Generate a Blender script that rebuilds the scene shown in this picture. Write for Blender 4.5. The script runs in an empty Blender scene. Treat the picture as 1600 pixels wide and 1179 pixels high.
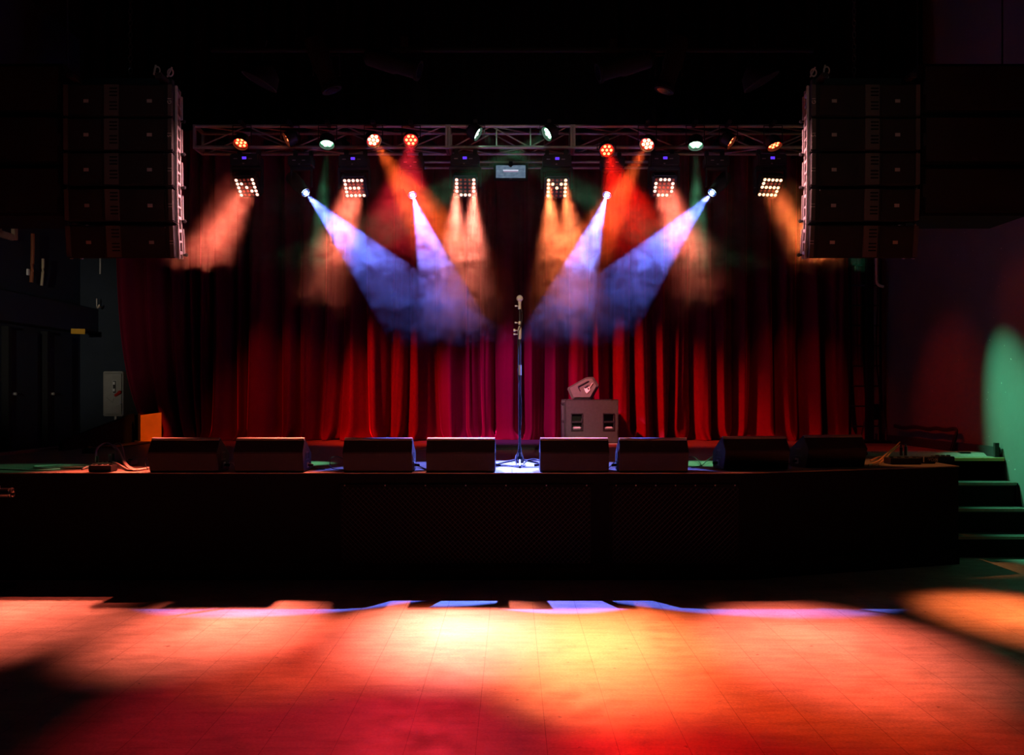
import bpy, bmesh, math, random
from mathutils import Vector, Matrix, Euler, Quaternion
random.seed(7)
PI = math.pi
scene = bpy.context.scene
COL = scene.collection

# ------------------------------------------------------------------ camera and measuring
F, CX, CY, EYE = 1500.0, 800.0, 615.0, 1.77          # focal length in px, vanishing point, eye height
def at(px, py, d):                                    # a point seen at px,py that stands d metres away
    return Vector(((px-CX)*d/F, d, EYE-(py-CY)*d/F))
STAGE = 1.02

cam = bpy.data.cameras.new('camera'); co = bpy.data.objects.new('camera', cam); COL.objects.link(co)
co.location = (0, 0, EYE); co.rotation_euler = (PI/2, 0, 0)
cam.sensor_width = 36; cam.lens = 36*F/1600; cam.shift_y = (CY-589.5)/1600; cam.clip_end = 100
scene.camera = co

# ------------------------------------------------------------------ materials
def mat(name, col, rough=.6, metal=0, spec=.5, bump=0, bscale=60, var=0, vscale=8, emit=None, estr=0, sheen=0, coat=0):
    m = bpy.data.materials.new(name); m.use_nodes = True
    nt = m.node_tree; b = nt.nodes['Principled BSDF']
    b.inputs['Base Color'].default_value = (*col, 1); b.inputs['Roughness'].default_value = rough
    b.inputs['Metallic'].default_value = metal; b.inputs['Specular IOR Level'].default_value = spec
    b.inputs['Coat Weight'].default_value = coat
    if sheen:
        b.inputs['Sheen Weight'].default_value = sheen; b.inputs['Sheen Roughness'].default_value = .35
        b.inputs['Sheen Tint'].default_value = (min(1, col[0]*2), col[1], col[2], 1)
    tc = nt.nodes.new('ShaderNodeTexCoord')
    if var:
        n = nt.nodes.new('ShaderNodeTexNoise'); n.inputs['Scale'].default_value = vscale; n.inputs['Detail'].default_value = 5
        nt.links.new(tc.outputs['Object'], n.inputs['Vector'])
        mx = nt.nodes.new('ShaderNodeMix'); mx.data_type = 'RGBA'
        mx.inputs[6].default_value = (*[c*(1-var) for c in col], 1); mx.inputs[7].default_value = (*[min(1, c*(1+var)) for c in col], 1)
        nt.links.new(n.outputs['Fac'], mx.inputs[0]); nt.links.new(mx.outputs[2], b.inputs['Base Color'])
    if bump:
        n = nt.nodes.new('ShaderNodeTexNoise'); n.inputs['Scale'].default_value = bscale; n.inputs['Detail'].default_value = 3
        nt.links.new(tc.outputs['Object'], n.inputs['Vector'])
        bp = nt.nodes.new('ShaderNodeBump'); bp.inputs['Strength'].default_value = bump; bp.inputs['Distance'].default_value = .004
        nt.links.new(n.outputs['Fac'], bp.inputs['Height']); nt.links.new(bp.outputs['Normal'], b.inputs['Normal'])
    if emit:
        b.inputs['Emission Color'].default_value = (*emit, 1); b.inputs['Emission Strength'].default_value = estr
        m.cycles.emission_sampling = 'NONE'
    return m

M = {}
M['black_paint'] = mat('black paint', (.012, .012, .013), .75, bump=.2, spec=.25)
M['black_metal'] = mat('black metal', (.015, .015, .016), .5, spec=.4, bump=.1)
M['stage_black'] = mat('black stage front paint', (.004, .004, .004), .9, spec=.1, bump=.15)
M['matte_black'] = mat('matte black', (.005, .005, .005), .9, spec=.15, bump=.15)
M['wedge_paint'] = mat('textured speaker paint', (.019, .0185, .0175), .6, spec=.3, bump=.6, bscale=160, var=.25, vscale=30)
M['sub_paint'] = mat('scuffed grey black paint', (.052, .052, .045), .6, spec=.35, bump=.5, bscale=140, var=.3, vscale=25)
M['rim_light_edge'] = mat('rim light ridge strip', (.5, .47, .43), .45, spec=.5, var=.2, vscale=25)  # pale tone carries the rim light along the monitor ridges
M['panel_grey'] = mat('grey moulded panel', (.12, .11, .10), .5, spec=.4, var=.2, vscale=20)
M['grille'] = mat('speaker grille', (.02, .02, .02), .6, metal=.4, bump=.8, bscale=400)
M['foam'] = mat('foam', (.01, .01, .01), .95)
M['array_paint'] = mat('array speaker paint', (.016, .0165, .0165), .6, spec=.25, bump=.3)
M['array_trim'] = mat('array edge strip', (.08, .084, .077), .5, var=.2)
M['steel'] = mat('rigging steel', (.5, .48, .46), .45, metal=.2, var=.25, vscale=20)
M['alu'] = mat('brushed aluminium', (.55, .53, .5), .42, metal=.55, var=.2, vscale=15)
M['chrome'] = mat('chrome', (.75, .74, .72), .18, metal=1)
M['gold'] = mat('worn nickel', (.75, .66, .52), .35, metal=.25)
M['badge'] = mat('silver badge', (.45, .45, .42), .4)
M['rubber'] = mat('rubber', (.015, .015, .015), .8)
M['cable_black'] = mat('black cable', (.012, .012, .013), .55)
M['cable_pale'] = mat('pale dusty cable', (.68, .60, .52), .5, var=.15)
M['cable_orange'] = mat('orange cable', (.75, .32, .10), .5)
M['white_print'] = mat('white lettering', (.75, .75, .72), .6)
M['grey_box'] = mat('grey painted steel', (.36, .35, .31), .5, var=.15, vscale=12, bump=.2, bscale=20)
M['red_plastic'] = mat('red plastic', (.6, .03, .02), .4)
M['yellow'] = mat('yellow placard', (.85, .48, .02), .5, var=.12)
M['ply'] = mat('amber painted plywood', (.85, .36, .03), .55, var=.18, vscale=5)
M['cream'] = mat('cream painted wood', (.5, .40, .24), .6, var=.2)
M['rust'] = mat('rust brown strap', (.28, .08, .03), .7, var=.3)
M['rug'] = mat('grey speckled carpet', (.06, .058, .055), .95, var=.6, vscale=120, bump=.8, bscale=200, spec=.1)
M['tape'] = mat('gold tape', (.8, .5, .15), .5)
M['grip'] = mat('grey ribbed plate', (.3, .32, .29), .6, bump=1.0, bscale=60, var=.35, vscale=45)
M['socket'] = mat('dark socket', (.02, .02, .022), .4)
M['tread'] = mat('black tread', (.05, .05, .045), .55, bump=.4, var=.3)
M['nosing'] = mat('worn edge trim', (.28, .25, .2), .4, metal=.2, var=.3, vscale=20)
M['led_red'] = mat('lit led red', (.3, .02, .01), .3, emit=(1, .16, .05), estr=9)
M['led_hot'] = mat('lit led orange', (.3, .05, .01), .3, emit=(1, .42, .18), estr=9)
M['led_green'] = mat('lit led green', (.1, .3, .2), .3, emit=(.55, 1, .72), estr=7)
M['led_salmon'] = mat('lit led pixel', (.3, .1, .08), .3, emit=(1, .46, .35), estr=3.2)
M['led_amber'] = mat('lit led pixel warm', (.3, .1, .05), .3, emit=(1, .48, .27), estr=3.4)
M['led_off'] = mat('idle led pixel', (.35, .12, .08), .2, emit=(1, .12, .06), estr=.10)  # unlit pixels; faint emission stands in for the light they reflect
M['lens_red'] = mat('red lamp lens', (.25, .01, .01), .25, emit=(1, .03, .01), estr=.75)
M['lens_green'] = mat('green lamp lens', (.05, .2, .1), .25, emit=(.25, 1, .5), estr=.8)
M['lens_blue'] = mat('blue lamp lens', (.02, .05, .2), .15, emit=(.08, .25, 1), estr=.35)
M['core_blue'] = mat('blue lamp core', (.1, .2, .3), .2, emit=(.55, .75, 1), estr=14)
M['display'] = mat('blue violet display', (.02, .01, .1), .4, emit=(.13, .04, 1), estr=1.0)
M['dark_lens'] = mat('dark glass lens', (.01, .012, .03), .08)

def floor_mat():
    m = bpy.data.materials.new('worn floor tiles'); m.use_nodes = True
    nt = m.node_tree; N = nt.nodes; L = nt.links; b = N['Principled BSDF']
    tc = N.new('ShaderNodeTexCoord')
    mp = N.new('ShaderNodeMapping'); mp.inputs['Rotation'].default_value = (0, 0, PI/2); mp.inputs['Location'].default_value = (0, .18, 0)
    L.new(tc.outputs['Object'], mp.inputs['Vector'])
    br = N.new('ShaderNodeTexBrick'); br.inputs['Scale'].default_value = 1; br.offset = .5
    br.inputs['Brick Width'].default_value = 2.4; br.inputs['Row Height'].default_value = .355
    br.inputs['Mortar Size'].default_value = .0022; br.inputs['Mortar Smooth'].default_value = .2
    br.inputs['Color1'].default_value = (.40, .37, .34, 1); br.inputs['Color2'].default_value = (.375, .345, .315, 1)
    br.inputs['Mortar'].default_value = (.16, .14, .125, 1)
    L.new(mp.outputs['Vector'], br.inputs['Vector'])
    def noise(scale, detail, sx=1, sy=1, rough=.6):
        q = N.new('ShaderNodeMapping'); q.inputs['Scale'].default_value = (sx, sy, 1); L.new(tc.outputs['Object'], q.inputs['Vector'])
        n = N.new('ShaderNodeTexNoise'); n.inputs['Scale'].default_value = scale; n.inputs['Detail'].default_value = detail
        n.inputs['Roughness'].default_value = rough; L.new(q.outputs['Vector'], n.inputs['Vector']); return n.outputs['Fac']
    def ramp(fac, stops):
        r = N.new('ShaderNodeValToRGB'); e = r.color_ramp.elements
        e[0].position, e[0].color = stops[0][0], (*[stops[0][1]]*3, 1); e[1].position, e[1].color = stops[1][0], (*[stops[1][1]]*3, 1)
        L.new(fac, r.inputs['Fac']); return r.outputs['Color']
    def mul(a, c, f=1):
        x = N.new('ShaderNodeMix'); x.data_type = 'RGBA'; x.blend_type = 'MULTIPLY'; x.inputs[0].default_value = f
        L.new(a, x.inputs[6]); L.new(c, x.inputs[7]); return x.outputs[2]
    col = br.outputs['Color']
    col = mul(col, ramp(noise(1.3, 6), [(.3, .62), (.7, 1.25)]))
    col = mul(col, ramp(noise(9, 6, .35, 1.6), [(.32, .76), (.62, 1.1)]))           # streaky wear
    col = mul(col, ramp(noise(60, 4), [(.3, .75), (.7, 1.2)]))
    col = mul(col, ramp(noise(13, 2), [(.255, .25), (.285, 1)]))                     # scuffs
    ad = N.new('ShaderNodeMix'); ad.data_type = 'RGBA'; ad.blend_type = 'ADD'; ad.inputs[0].default_value = 1   # pale grit
    L.new(col, ad.inputs[6]); L.new(ramp(noise(75, 1, 1, .7), [(.74, 0), (.79, .32)]), ad.inputs[7])
    L.new(ad.outputs[2], b.inputs['Base Color'])
    L.new(ramp(noise(5, 5), [(.3, .36), (.7, .58)]), b.inputs['Roughness'])
    b.inputs['Specular IOR Level'].default_value = .35
    bp = N.new('ShaderNodeBump'); bp.inputs['Strength'].default_value = .12; bp.inputs['Distance'].default_value = .003
    L.new(noise(40, 4), bp.inputs['Height']); L.new(bp.outputs['Normal'], b.inputs['Normal'])
    return m
M['floor'] = floor_mat()

def stage_mat():
    m = bpy.data.materials.new('dark stage boards'); m.use_nodes = True
    nt = m.node_tree; N = nt.nodes; L = nt.links; b = N['Principled BSDF']
    tc = N.new('ShaderNodeTexCoord')
    br = N.new('ShaderNodeTexBrick'); br.inputs['Scale'].default_value = 1
    br.inputs['Brick Width'].default_value = 2.4; br.inputs['Row Height'].default_value = .6
    br.inputs['Mortar Size'].default_value = .004
    br.inputs['Color1'].default_value = (.21, .17, .135, 1); br.inputs['Color2'].default_value = (.17, .135, .105, 1); br.inputs['Mortar'].default_value = (.02, .015, .012, 1)
    L.new(tc.outputs['Object'], br.inputs['Vector'])
    mp = N.new('ShaderNodeMapping'); mp.inputs['Scale'].default_value = (.5, 6, 1); L.new(tc.outputs['Object'], mp.inputs['Vector'])
    n = N.new('ShaderNodeTexNoise'); n.inputs['Scale'].default_value = 3; n.inputs['Detail'].default_value = 6; L.new(mp.outputs['Vector'], n.inputs['Vector'])
    r = N.new('ShaderNodeValToRGB'); r.color_ramp.elements[0].position = .3; r.color_ramp.elements[0].color = (.5, .5, .5, 1)
    r.color_ramp.elements[1].position = .7; r.color_ramp.elements[1].color = (1.5, 1.5, 1.5, 1); L.new(n.outputs['Fac'], r.inputs['Fac'])
    x = N.new('ShaderNodeMix'); x.data_type = 'RGBA'; x.blend_type = 'MULTIPLY'; x.inputs[0].default_value = 1
    L.new(br.outputs['Color'], x.inputs[6]); L.new(r.outputs['Color'], x.inputs[7]); L.new(x.outputs[2], b.inputs['Base Color'])
    b.inputs['Roughness'].default_value = .5; b.inputs['Specular IOR Level'].default_value = .4
    return m
M['stage'] = stage_mat()
M['wall_dark'] = mat('dark wall paint', (.03, .032, .034), .75, spec=.2, bump=.25, bscale=15, var=.2, vscale=3)
M['wall_navy'] = mat('dark blue wall paint', (.03, .04, .055), .75, spec=.2, bump=.25, bscale=15, var=.2, vscale=3)
def wall_right_mat():
    m = mat('scuffed grey wall paint', (.14, .14, .135), .6, spec=.35, bump=.3, bscale=12, var=.18, vscale=2.5)
    nt = m.node_tree; N = nt.nodes; L = nt.links; b = N['Principled BSDF']
    tc = N.new('ShaderNodeTexCoord'); n = N.new('ShaderNodeTexNoise'); n.inputs['Scale'].default_value = 22; n.inputs['Detail'].default_value = 2
    L.new(tc.outputs['Object'], n.inputs['Vector'])
    r = N.new('ShaderNodeValToRGB'); r.color_ramp.elements[0].position = .74; r.color_ramp.elements[0].color = (0, 0, 0, 1)
    r.color_ramp.elements[1].position = .78; r.color_ramp.elements[1].color = (.35, .33, .28, 1); L.new(n.outputs['Fac'], r.inputs['Fac'])
    x = N.new('ShaderNodeMix'); x.data_type = 'RGBA'; x.blend_type = 'ADD'; x.inputs[0].default_value = 1
    L.new(b.inputs['Base Color'].links[0].from_socket, x.inputs[6]); L.new(r.outputs['Color'], x.inputs[7]); L.new(x.outputs[2], b.inputs['Base Color'])
    return m
M['wall_right'] = wall_right_mat()
M['velvet'] = mat('red velvet', (.17, .004, .024), .85, spec=.08, sheen=1, var=.25, vscale=1.5, bump=.25, bscale=90)
_v = M['velvet'].node_tree.nodes['Principled BSDF']; _v.inputs['Sheen Tint'].default_value = (1, .03, .16, 1); _v.inputs['Sheen Roughness'].default_value = .28
M['dark_sheet'] = mat('black sheet for darkness', (.004, .004, .004), .95, spec=.05)

def screen_mat():
    m = bpy.data.materials.new('lit screen'); m.use_nodes = True
    nt = m.node_tree; N = nt.nodes; L = nt.links; b = N['Principled BSDF']
    b.inputs['Base Color'].default_value = (.02, .02, .02, 1); b.inputs['Roughness'].default_value = .2
    tc = N.new('ShaderNodeTexCoord')
    w = N.new('ShaderNodeTexNoise'); w.inputs['Scale'].default_value = 22; w.inputs['Detail'].default_value = 4
    mp = N.new('ShaderNodeMapping'); mp.inputs['Scale'].default_value = (.7, 1, 2); L.new(tc.outputs['Object'], mp.inputs['Vector']); L.new(mp.outputs['Vector'], w.inputs['Vector'])
    r = N.new('ShaderNodeValToRGB'); r.color_ramp.elements[0].position = .3; r.color_ramp.elements[0].color = (.10, .16, .26, 1)
    r.color_ramp.elements[1].position = .7; r.color_ramp.elements[1].color = (.25, .36, .48, 1); L.new(w.outputs['Fac'], r.inputs['Fac'])
    L.new(r.outputs['Color'], b.inputs['Emission Color']); b.inputs['Emission Strength'].default_value = .65
    m.cycles.emission_sampling = 'NONE'; return m
M['screen'] = screen_mat()
M['screen_bar'] = mat('bright screen bar', (.1, .1, .1), .3, emit=(.78, .82, 1), estr=.95)
M['screen_pink'] = mat('pink screen bar', (.1, .1, .1), .3, emit=(.55, .36, .55), estr=.7)

# ------------------------------------------------------------------ mesh builder
class MB:
    def __init__(s): s.bm = bmesh.new()
    def _xf(s, vs, mtx):
        bmesh.ops.transform(s.bm, matrix=mtx, verts=vs); return s
    def box(s, c, size, rot=None):
        r = bmesh.ops.create_cube(s.bm, size=1)
        mtx = Matrix.Translation(Vector(c)) @ (rot.to_4x4() if rot is not None else Matrix()) @ Matrix.Diagonal((*size, 1))
        return s._xf(r['verts'], mtx)
    def bar(s, p0, p1, w, h=None):
        p0, p1 = Vector(p0), Vector(p1); d = p1-p0; q = d.to_track_quat('Z', 'Y').to_matrix()
        return s.box((p0+p1)/2, (w, h or w, d.length), q)
    def cyl(s, p0, p1, r, r2=None, seg=16):
        p0, p1 = Vector(p0), Vector(p1); d = p1-p0
        k = bmesh.ops.create_cone(s.bm, cap_ends=True, segments=seg, radius1=r, radius2=r if r2 is None else r2, depth=d.length)
        return s._xf(k['verts'], Matrix.Translation((p0+p1)/2) @ d.to_track_quat('Z', 'Y').to_matrix().to_4x4())
    def ball(s, c, r, sc=(1, 1, 1), u=16, v=10):
        k = bmesh.ops.create_uvsphere(s.bm, u_segments=u, v_segments=v, radius=r)
        return s._xf(k['verts'], Matrix.Translation(Vector(c)) @ Matrix.Diagonal((*sc, 1)))
    def lathe(s, prof, seg=24, mtx=Matrix()):          # (radius, height) about local Z
        rings = []
        for r, h in prof:
            rings.append([s.bm.verts.new(mtx @ Vector((r*math.cos(2*PI*i/seg), r*math.sin(2*PI*i/seg), h))) for i in range(seg)])
        for a, b in zip(rings, rings[1:]):
            for i in range(seg): s.bm.faces.new((a[i], a[(i+1) % seg], b[(i+1) % seg], b[i]))
        s.bm.faces.new(list(reversed(rings[0]))); s.bm.faces.new(rings[-1]); return s
    def ring(s, c, R, r, axis='Y', seg=24, t=8, sc=1):
        vs = []
        for i in range(seg):
            a = 2*PI*i/seg; row = []
            for j in range(t):
                b = 2*PI*j/t; q = R+r*math.cos(b); p = (q*math.cos(a), r*math.sin(b), q*math.sin(a)*sc)
                if axis == 'Z': p = (p[0], p[2], p[1])
                elif axis == 'X': p = (p[1], p[0], p[2])
                row.append(s.bm.verts.new(Vector(c)+Vector(p)))
            vs.append(row)
        for i in range(seg):
            for j in range(t):
                s.bm.faces.new((vs[i][j], vs[(i+1) % seg][j], vs[(i+1) % seg][(j+1) % t], vs[i][(j+1) % t]))
        return s
    def tube(s, pts, r, seg=8, smooth=0):
        pts = [Vector(p) for p in pts]
        for _ in range(smooth):
            q = [pts[0]]
            for a, b in zip(pts, pts[1:]): q += [a*.75+b*.25, a*.25+b*.75]
            pts = q+[pts[-1]]
        rows = []; up = Vector((0, 0, 1))
        for i, p in enumerate(pts):
            t = (pts[min(i+1, len(pts)-1)]-pts[max(i-1, 0)])
            t = t.normalized() if t.length > 1e-9 else Vector((1, 0, 0))
            u = t.cross(up)
            if u.length < .05: u = t.cross(Vector((0, 1, 0)))
            u.normalize(); v = t.cross(u)
            rows.append([s.bm.verts.new(p+u*r*math.cos(2*PI*k/seg)+v*r*math.sin(2*PI*k/seg)) for k in range(seg)])
        for a, b in zip(rows, rows[1:]):
            for k in range(seg): s.bm.faces.new((a[k], a[(k+1) % seg], b[(k+1) % seg], b[k]))
        s.bm.faces.new(rows[0]); s.bm.faces.new(rows[-1]); return s
    def prism(s, poly, x0, x1, axis='X'):              # 2D outline pushed along an axis
        def v(a, p):
            return {'X': (a, p[0], p[1]), 'Y': (p[0], a, p[1]), 'Z': (p[0], p[1], a)}[axis]
        A = [s.bm.verts.new(v(x0, p)) for p in poly]; B = [s.bm.verts.new(v(x1, p)) for p in poly]
        n = len(poly)
        for i in range(n): s.bm.faces.new((A[i], A[(i+1) % n], B[(i+1) % n], B[i]))
        s.bm.faces.new(list(reversed(A))); s.bm.faces.new(B); return s
    def mesh(s, name, material, bevel=0, smooth=False):
        bmesh.ops.recalc_face_normals(s.bm, faces=s.bm.faces)
        if bevel: bmesh.ops.bevel(s.bm, geom=s.bm.edges[:], offset=bevel, segments=2, affect='EDGES', clamp_overlap=True)
        me = bpy.data.meshes.new(name); s.bm.to_mesh(me); s.bm.free()
        me.materials.append(material)
        if smooth:
            for p in me.polygons: p.use_smooth = True
            me.set_sharp_from_angle(angle=.7)
        return me
    def build(s, name, material, parent=None, loc=(0, 0, 0), rot=None, bevel=0, smooth=False):
        return link(name, s.mesh(name, material, bevel, smooth), parent, loc, rot)
def link(name, data, parent=None, loc=(0, 0, 0), rot=None):
    o = bpy.data.objects.new(name, data); COL.objects.link(o); o.parent = parent; o.location = loc
    if rot is not None: o.rotation_euler = rot
    return o
def tag(o, label, cat, group=None, kind=None):
    o['label'] = label; o['category'] = cat
    if group: o['group'] = group
    if kind: o['kind'] = kind
    return o
def thing(name, loc, label, cat, group=None, rot=None):
    return tag(link(name, None, None, loc, rot), label, cat, group)
def structure(o): o['kind'] = 'structure'; return o
def dup(o, parent=None):
    c = o.copy(); COL.objects.link(c); c.parent = parent
    for ch in o.children: dup(ch, c)
    return c
def aim_rot(d):                                        # turns local -Y to d, keeps local Z upward
    y = -Vector(d).normalized(); x = y.cross(Vector((0, 0, 1)))
    x = Vector((1, 0, 0)) if x.length < 1e-4 else x.normalized()
    z = x.cross(y); return Matrix((x, y, z)).transposed().to_euler()
def text_mesh(txt, size, material, name='lettering'):
    cu = bpy.data.curves.new('t', 'FONT'); cu.body = txt; cu.size = size; cu.align_x = 'CENTER'; cu.align_y = 'CENTER'; cu.extrude = .0008
    o = bpy.data.objects.new('t', cu); COL.objects.link(o)
    bpy.context.view_layer.update()
    me = bpy.data.meshes.new_from_object(o.evaluated_get(bpy.context.evaluated_depsgraph_get()))
    bpy.data.objects.remove(o); me.materials.clear(); me.materials.append(material); return me
def spot(parent, col, watts, angle, blend=.2, radius=.02, loc=(0, 0, 0), rot=(-PI/2, 0, 0), name='lamp'):
    l = bpy.data.lights.new(name, 'SPOT'); l.color = col; l.energy = watts; l.spot_size = math.radians(angle); l.spot_blend = blend
    l.shadow_soft_size = radius
    return link(name, l, parent, loc, rot)
def area(parent, col, watts, sx, sy, spread, loc=(0, 0, 0), rot=(-PI/2, 0, 0), name='lamp'):
    l = bpy.data.lights.new(name, 'AREA'); l.shape = 'RECTANGLE'; l.size = sx; l.size_y = sy; l.color = col; l.energy = watts
    l.spread = math.radians(spread)
    return link(name, l, parent, loc, rot)

# ------------------------------------------------------------------ the hall
XL, XR, YB = -7.0, 5.8, 16.2
structure(MB().box((-.6, 4.5, -.1), (12.9, 25, .2)).build('floor', M['floor']))
structure(MB().box((-.6, 5, 7.6), (13.2, 24, .2)).build('ceiling', M['black_paint']))
structure(MB().box((XL-.1, 4.5, 3.75), (.2, 25, 7.5)).build('wall_left', M['wall_navy']))
structure(MB().box((XR+.1, 4.5, 3.75), (.2, 25, 7.5)).build('wall_right', M['wall_right']))
structure(MB().box((-.6, YB+.1, 3.75), (13.2, .2, 7.5)).build('wall_back', M['wall_dark']))
structure(MB().box((-.6, -7.1, 3.75), (13.2, .2, 7.5)).build('wall_front', M['wall_dark']))

# stage: full width, cut back for the stairs at its right front corner
SY = 9.15
KX, CXR, CYR = 2.2, 4.65, 10.0                        # where the front bends, and its right corner
poly = [(-6.55, SY), (KX, SY), (CXR, CYR), (CXR, 11.3), (XR, 11.3), (XR, YB), (-6.55, YB)]
st = structure(MB().prism(poly, 0, STAGE-.012, 'Z').build('stage', M['stage_black']))
structure(MB().prism([(x, y) for x, y in poly], STAGE-.012, STAGE, 'Z').build('floor_stage', M['stage'], st))
def strip(z0, z1, off, name, m):                      # a band that follows the bent stage front
    k = off*.15
    return structure(MB().prism([(-6.55, SY), (-6.55, SY-off), (KX+k, SY-off), (CXR+k, CYR-off), (CXR, CYR), (KX, SY)], z0, z1, 'Z').build(name, M[m]))
strip(STAGE-.0105, STAGE-.0005, .02, 'trim_1', 'nosing')
structure(MB().prism([(-6.56, SY), (-6.5, SY), (-6.1, 13.0), (-6.16, 13.0)], STAGE, STAGE+.03, 'Z').build('trim_2', M['nosing']))
structure(MB().box((XR-.03, 13.3, STAGE+.06), (.05, 3.8, .12)).build('baseboard_right', M['wall_dark'], bevel=.004))
post = MB().box((XR-.06, 11.38, STAGE+.085), (.05, .05, .17)).build('stair_newel', M['black_metal'], bevel=.004)
tag(post, 'short black end post of the kickboard at the stair top', 'post')
MB().cyl((-.06+.06, 0, 0), (.05, 0, 0), .015).build('bolt', M['black_metal'], post, (XR-.035, 11.36, STAGE+.05))

# black fascia boards and mesh panels on the stage front
strip(0, .16, .02, 'trim_3', 'matte_black')
def mesh_panel(x0, x1, z0, z1, label):
    t = thing('mesh_panel', ((x0+x1)/2, SY-.012, z0), label, 'panel', 'mesh panels on the stage front')
    w, h = x1-x0, z1-z0
    b = MB()
    for z in (0, h): b.box((0, 0, z), (w, .016, .03))
    for x in (-w/2, w/2): b.box((x, 0, h/2), (.03, .016, h))
    b.build('frame', M['stage_black'], t)
    b = MB(); k = -h
    while k < w:                                       # diamond lattice, two layers
        for sgn in (1, -1):
            a0 = max(0, -k); a1 = min(h, w-k)
            if a1-a0 > .01:
                p, q = (k+a0-w/2, a0), (k+a1-w/2, a1)
                if sgn < 0: p, q = (-p[0], p[1]), (-q[0], q[1])
                b.bar((p[0], .003*sgn, p[1]), (q[0], .003*sgn, q[1]), .004, .003)
        k += .05
    b.build('lattice', M['black_metal'], t)
    for i in range(7):
        MB().ball((0, 0, 0), .007, (1, .6, 1), 8, 6).build('bolt', M['badge'], t, (-w/2+.05+i*(w-.1)/6, -.012, h+.005))
    return t
mesh_panel(-1.64, .76, .13, .895, 'wide black diamond mesh panel in the stage front under the centre speakers')
mesh_panel(.94, 2.17, .13, .895, 'narrower black diamond mesh panel in the stage front right of the wide one')

# stairs down from the stage at the right wall
def stairs():
    t = thing('stage_stairs', (CXR+.005, 11.3, 0), 'black wooden stairs going down from the stage beside the right wall', 'stairs')
    for i in range(3):
        z = STAGE-.265*(i+1); y0 = -.3*(i+1)
        tr = MB().box((.57, y0+.15, z-.02), (1.11, .32, .04)).build('tread', M['tread'], t, bevel=.004)
        MB().box((.57, y0-.014, z-.012), (1.10, .016, .03)).build('nosing', M['nosing'], tr)
        MB().box((.57, y0+.31, z+.11), (1.10, .02, .22)).build('riser', M['matte_black'], t)
    MB().box((.57, -.9, .1), (1.10, .02, .2)).build('riser', M['matte_black'], t)
    MB().prism([(0, 0), (0, STAGE-.27), (-.32, STAGE-.27), (-.34, STAGE-.53), (-.62, STAGE-.53), (-.64, STAGE-.8), (-.92, STAGE-.8), (-.94, 0)], 1.11, 1.135).build('stringer', M['matte_black'], t)
    MB().box((.57, -.012, STAGE-.02), (1.12, .02, .036)).build('nosing', M['tape'], t)
stairs()

# ------------------------------------------------------------------ curtain
def curtain():
    D = 15.5
    px = [178, 226, 264, 292, 308, 335, 367, 389, 440, 468, 506, 536, 573, 613, 641, 678, 727, 748, 775, 818, 852, 887, 925, 958, 990, 1024, 1055, 1083, 1120, 1153, 1181, 1215, 1256, 1290, 1335, 1352]
    rnd = random.Random(3)
    bx = [(p-CX)*D/F for p in px]
    drift = []
    for p in px:
        if p < 330: d = (330-p)/150*.62
        elif p > 1270: d = (p-1270)/80*.18
        else: d = rnd.uniform(-.10, .10)
        drift.append(d)
    n = len(bx); K = 14; R = 64; ZT = 6.6
    amp = [rnd.uniform(.20, .34)*min(1.25, max(.5, (bx[i+1]-bx[i])/.33)) for i in range(n-1)]
    skew = [rnd.uniform(.48, .85) for _ in range(n-1)]; sub = [rnd.uniform(-1, 1) for _ in range(n-1)]; ph = [rnd.uniform(0, 6.28) for _ in range(n-1)]
    bm = bmesh.new(); grid = []
    for r in range(R+1):
        t = (r/R)**1.5; z = STAGE+.004+t*(ZT-STAGE); row = []
        low = math.exp(-t*6)
        for i in range(n-1):
            a = bx[i]+drift[i]*low; b = bx[i+1]+drift[i+1]*low
            for k in range(K+(i == n-2)):
                u = k/K; s = u**skew[i]
                q_ = min(1, u/.86)**skew[i]
                bulge = (max(0, math.sin(PI*q_)))**.85*amp[i]*(1+.3*low)
                bulge += .036*math.sin(2*PI*s*2+ph[i]+t*2.0*sub[i])*math.sin(PI*u)*(1+.8*low)
                bulge += .020*math.sin(2*PI*s*3.5+ph[i]*2-t*5)*math.sin(PI*u)
                x = a+(b-a)*u+.02*math.sin(t*5+ph[i])*math.sin(PI*u)
                q = max(0, 1-(z-STAGE)/.22)            # cloth piling on the boards
                bulge += q*q*(.07+.05*math.sin(x*7.3+ph[i])+.035*math.sin(x*23+1.3))
                x += q*q*.06*math.sin(x*11+ph[i])
                zz = z+q*.035*max(0, math.sin(x*9+2))*(1 if r else 0)
                row.append(bm.verts.new((x, D-bulge+.20, zz)))
        grid.append(row)
    for a, b in zip(grid, grid[1:]):
        for i in range(len(a)-1): bm.faces.new((a[i], a[i+1], b[i+1], b[i]))
    bmesh.ops.recalc_face_normals(bm, faces=bm.faces)
    me = bpy.data.meshes.new('stage_curtain'); bm.to_mesh(me); bm.free(); me.materials.append(M['velvet'])
    for p in me.polygons: p.use_smooth = True
    o = link('stage_curtain', me)
    so = o.modifiers.new('thickness', 'SOLIDIFY'); so.thickness = .006; so.offset = 1
    tag(o, 'wide red velvet curtain hanging in deep folds behind the stage', 'curtain')
curtain()
# black sheet added to stand in for the darkness above the truss
b = MB(); bm = b.bm; g = []
for z in (5.36, 7.45):
    g.append([bm.verts.new((-5.9+11.5*i/240, 13.1+.05*math.sin(i*1.1), z)) for i in range(241)])
for i in range(240): bm.faces.new((g[0][i], g[0][i+1], g[1][i+1], g[1][i]))
bo = b.build('added_dark_sheet', M['dark_sheet']); bo.modifiers.new('thickness', 'SOLIDIFY').thickness = .006
tag(bo, 'added black sheet standing in for the darkness above the truss', 'curtain')

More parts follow.
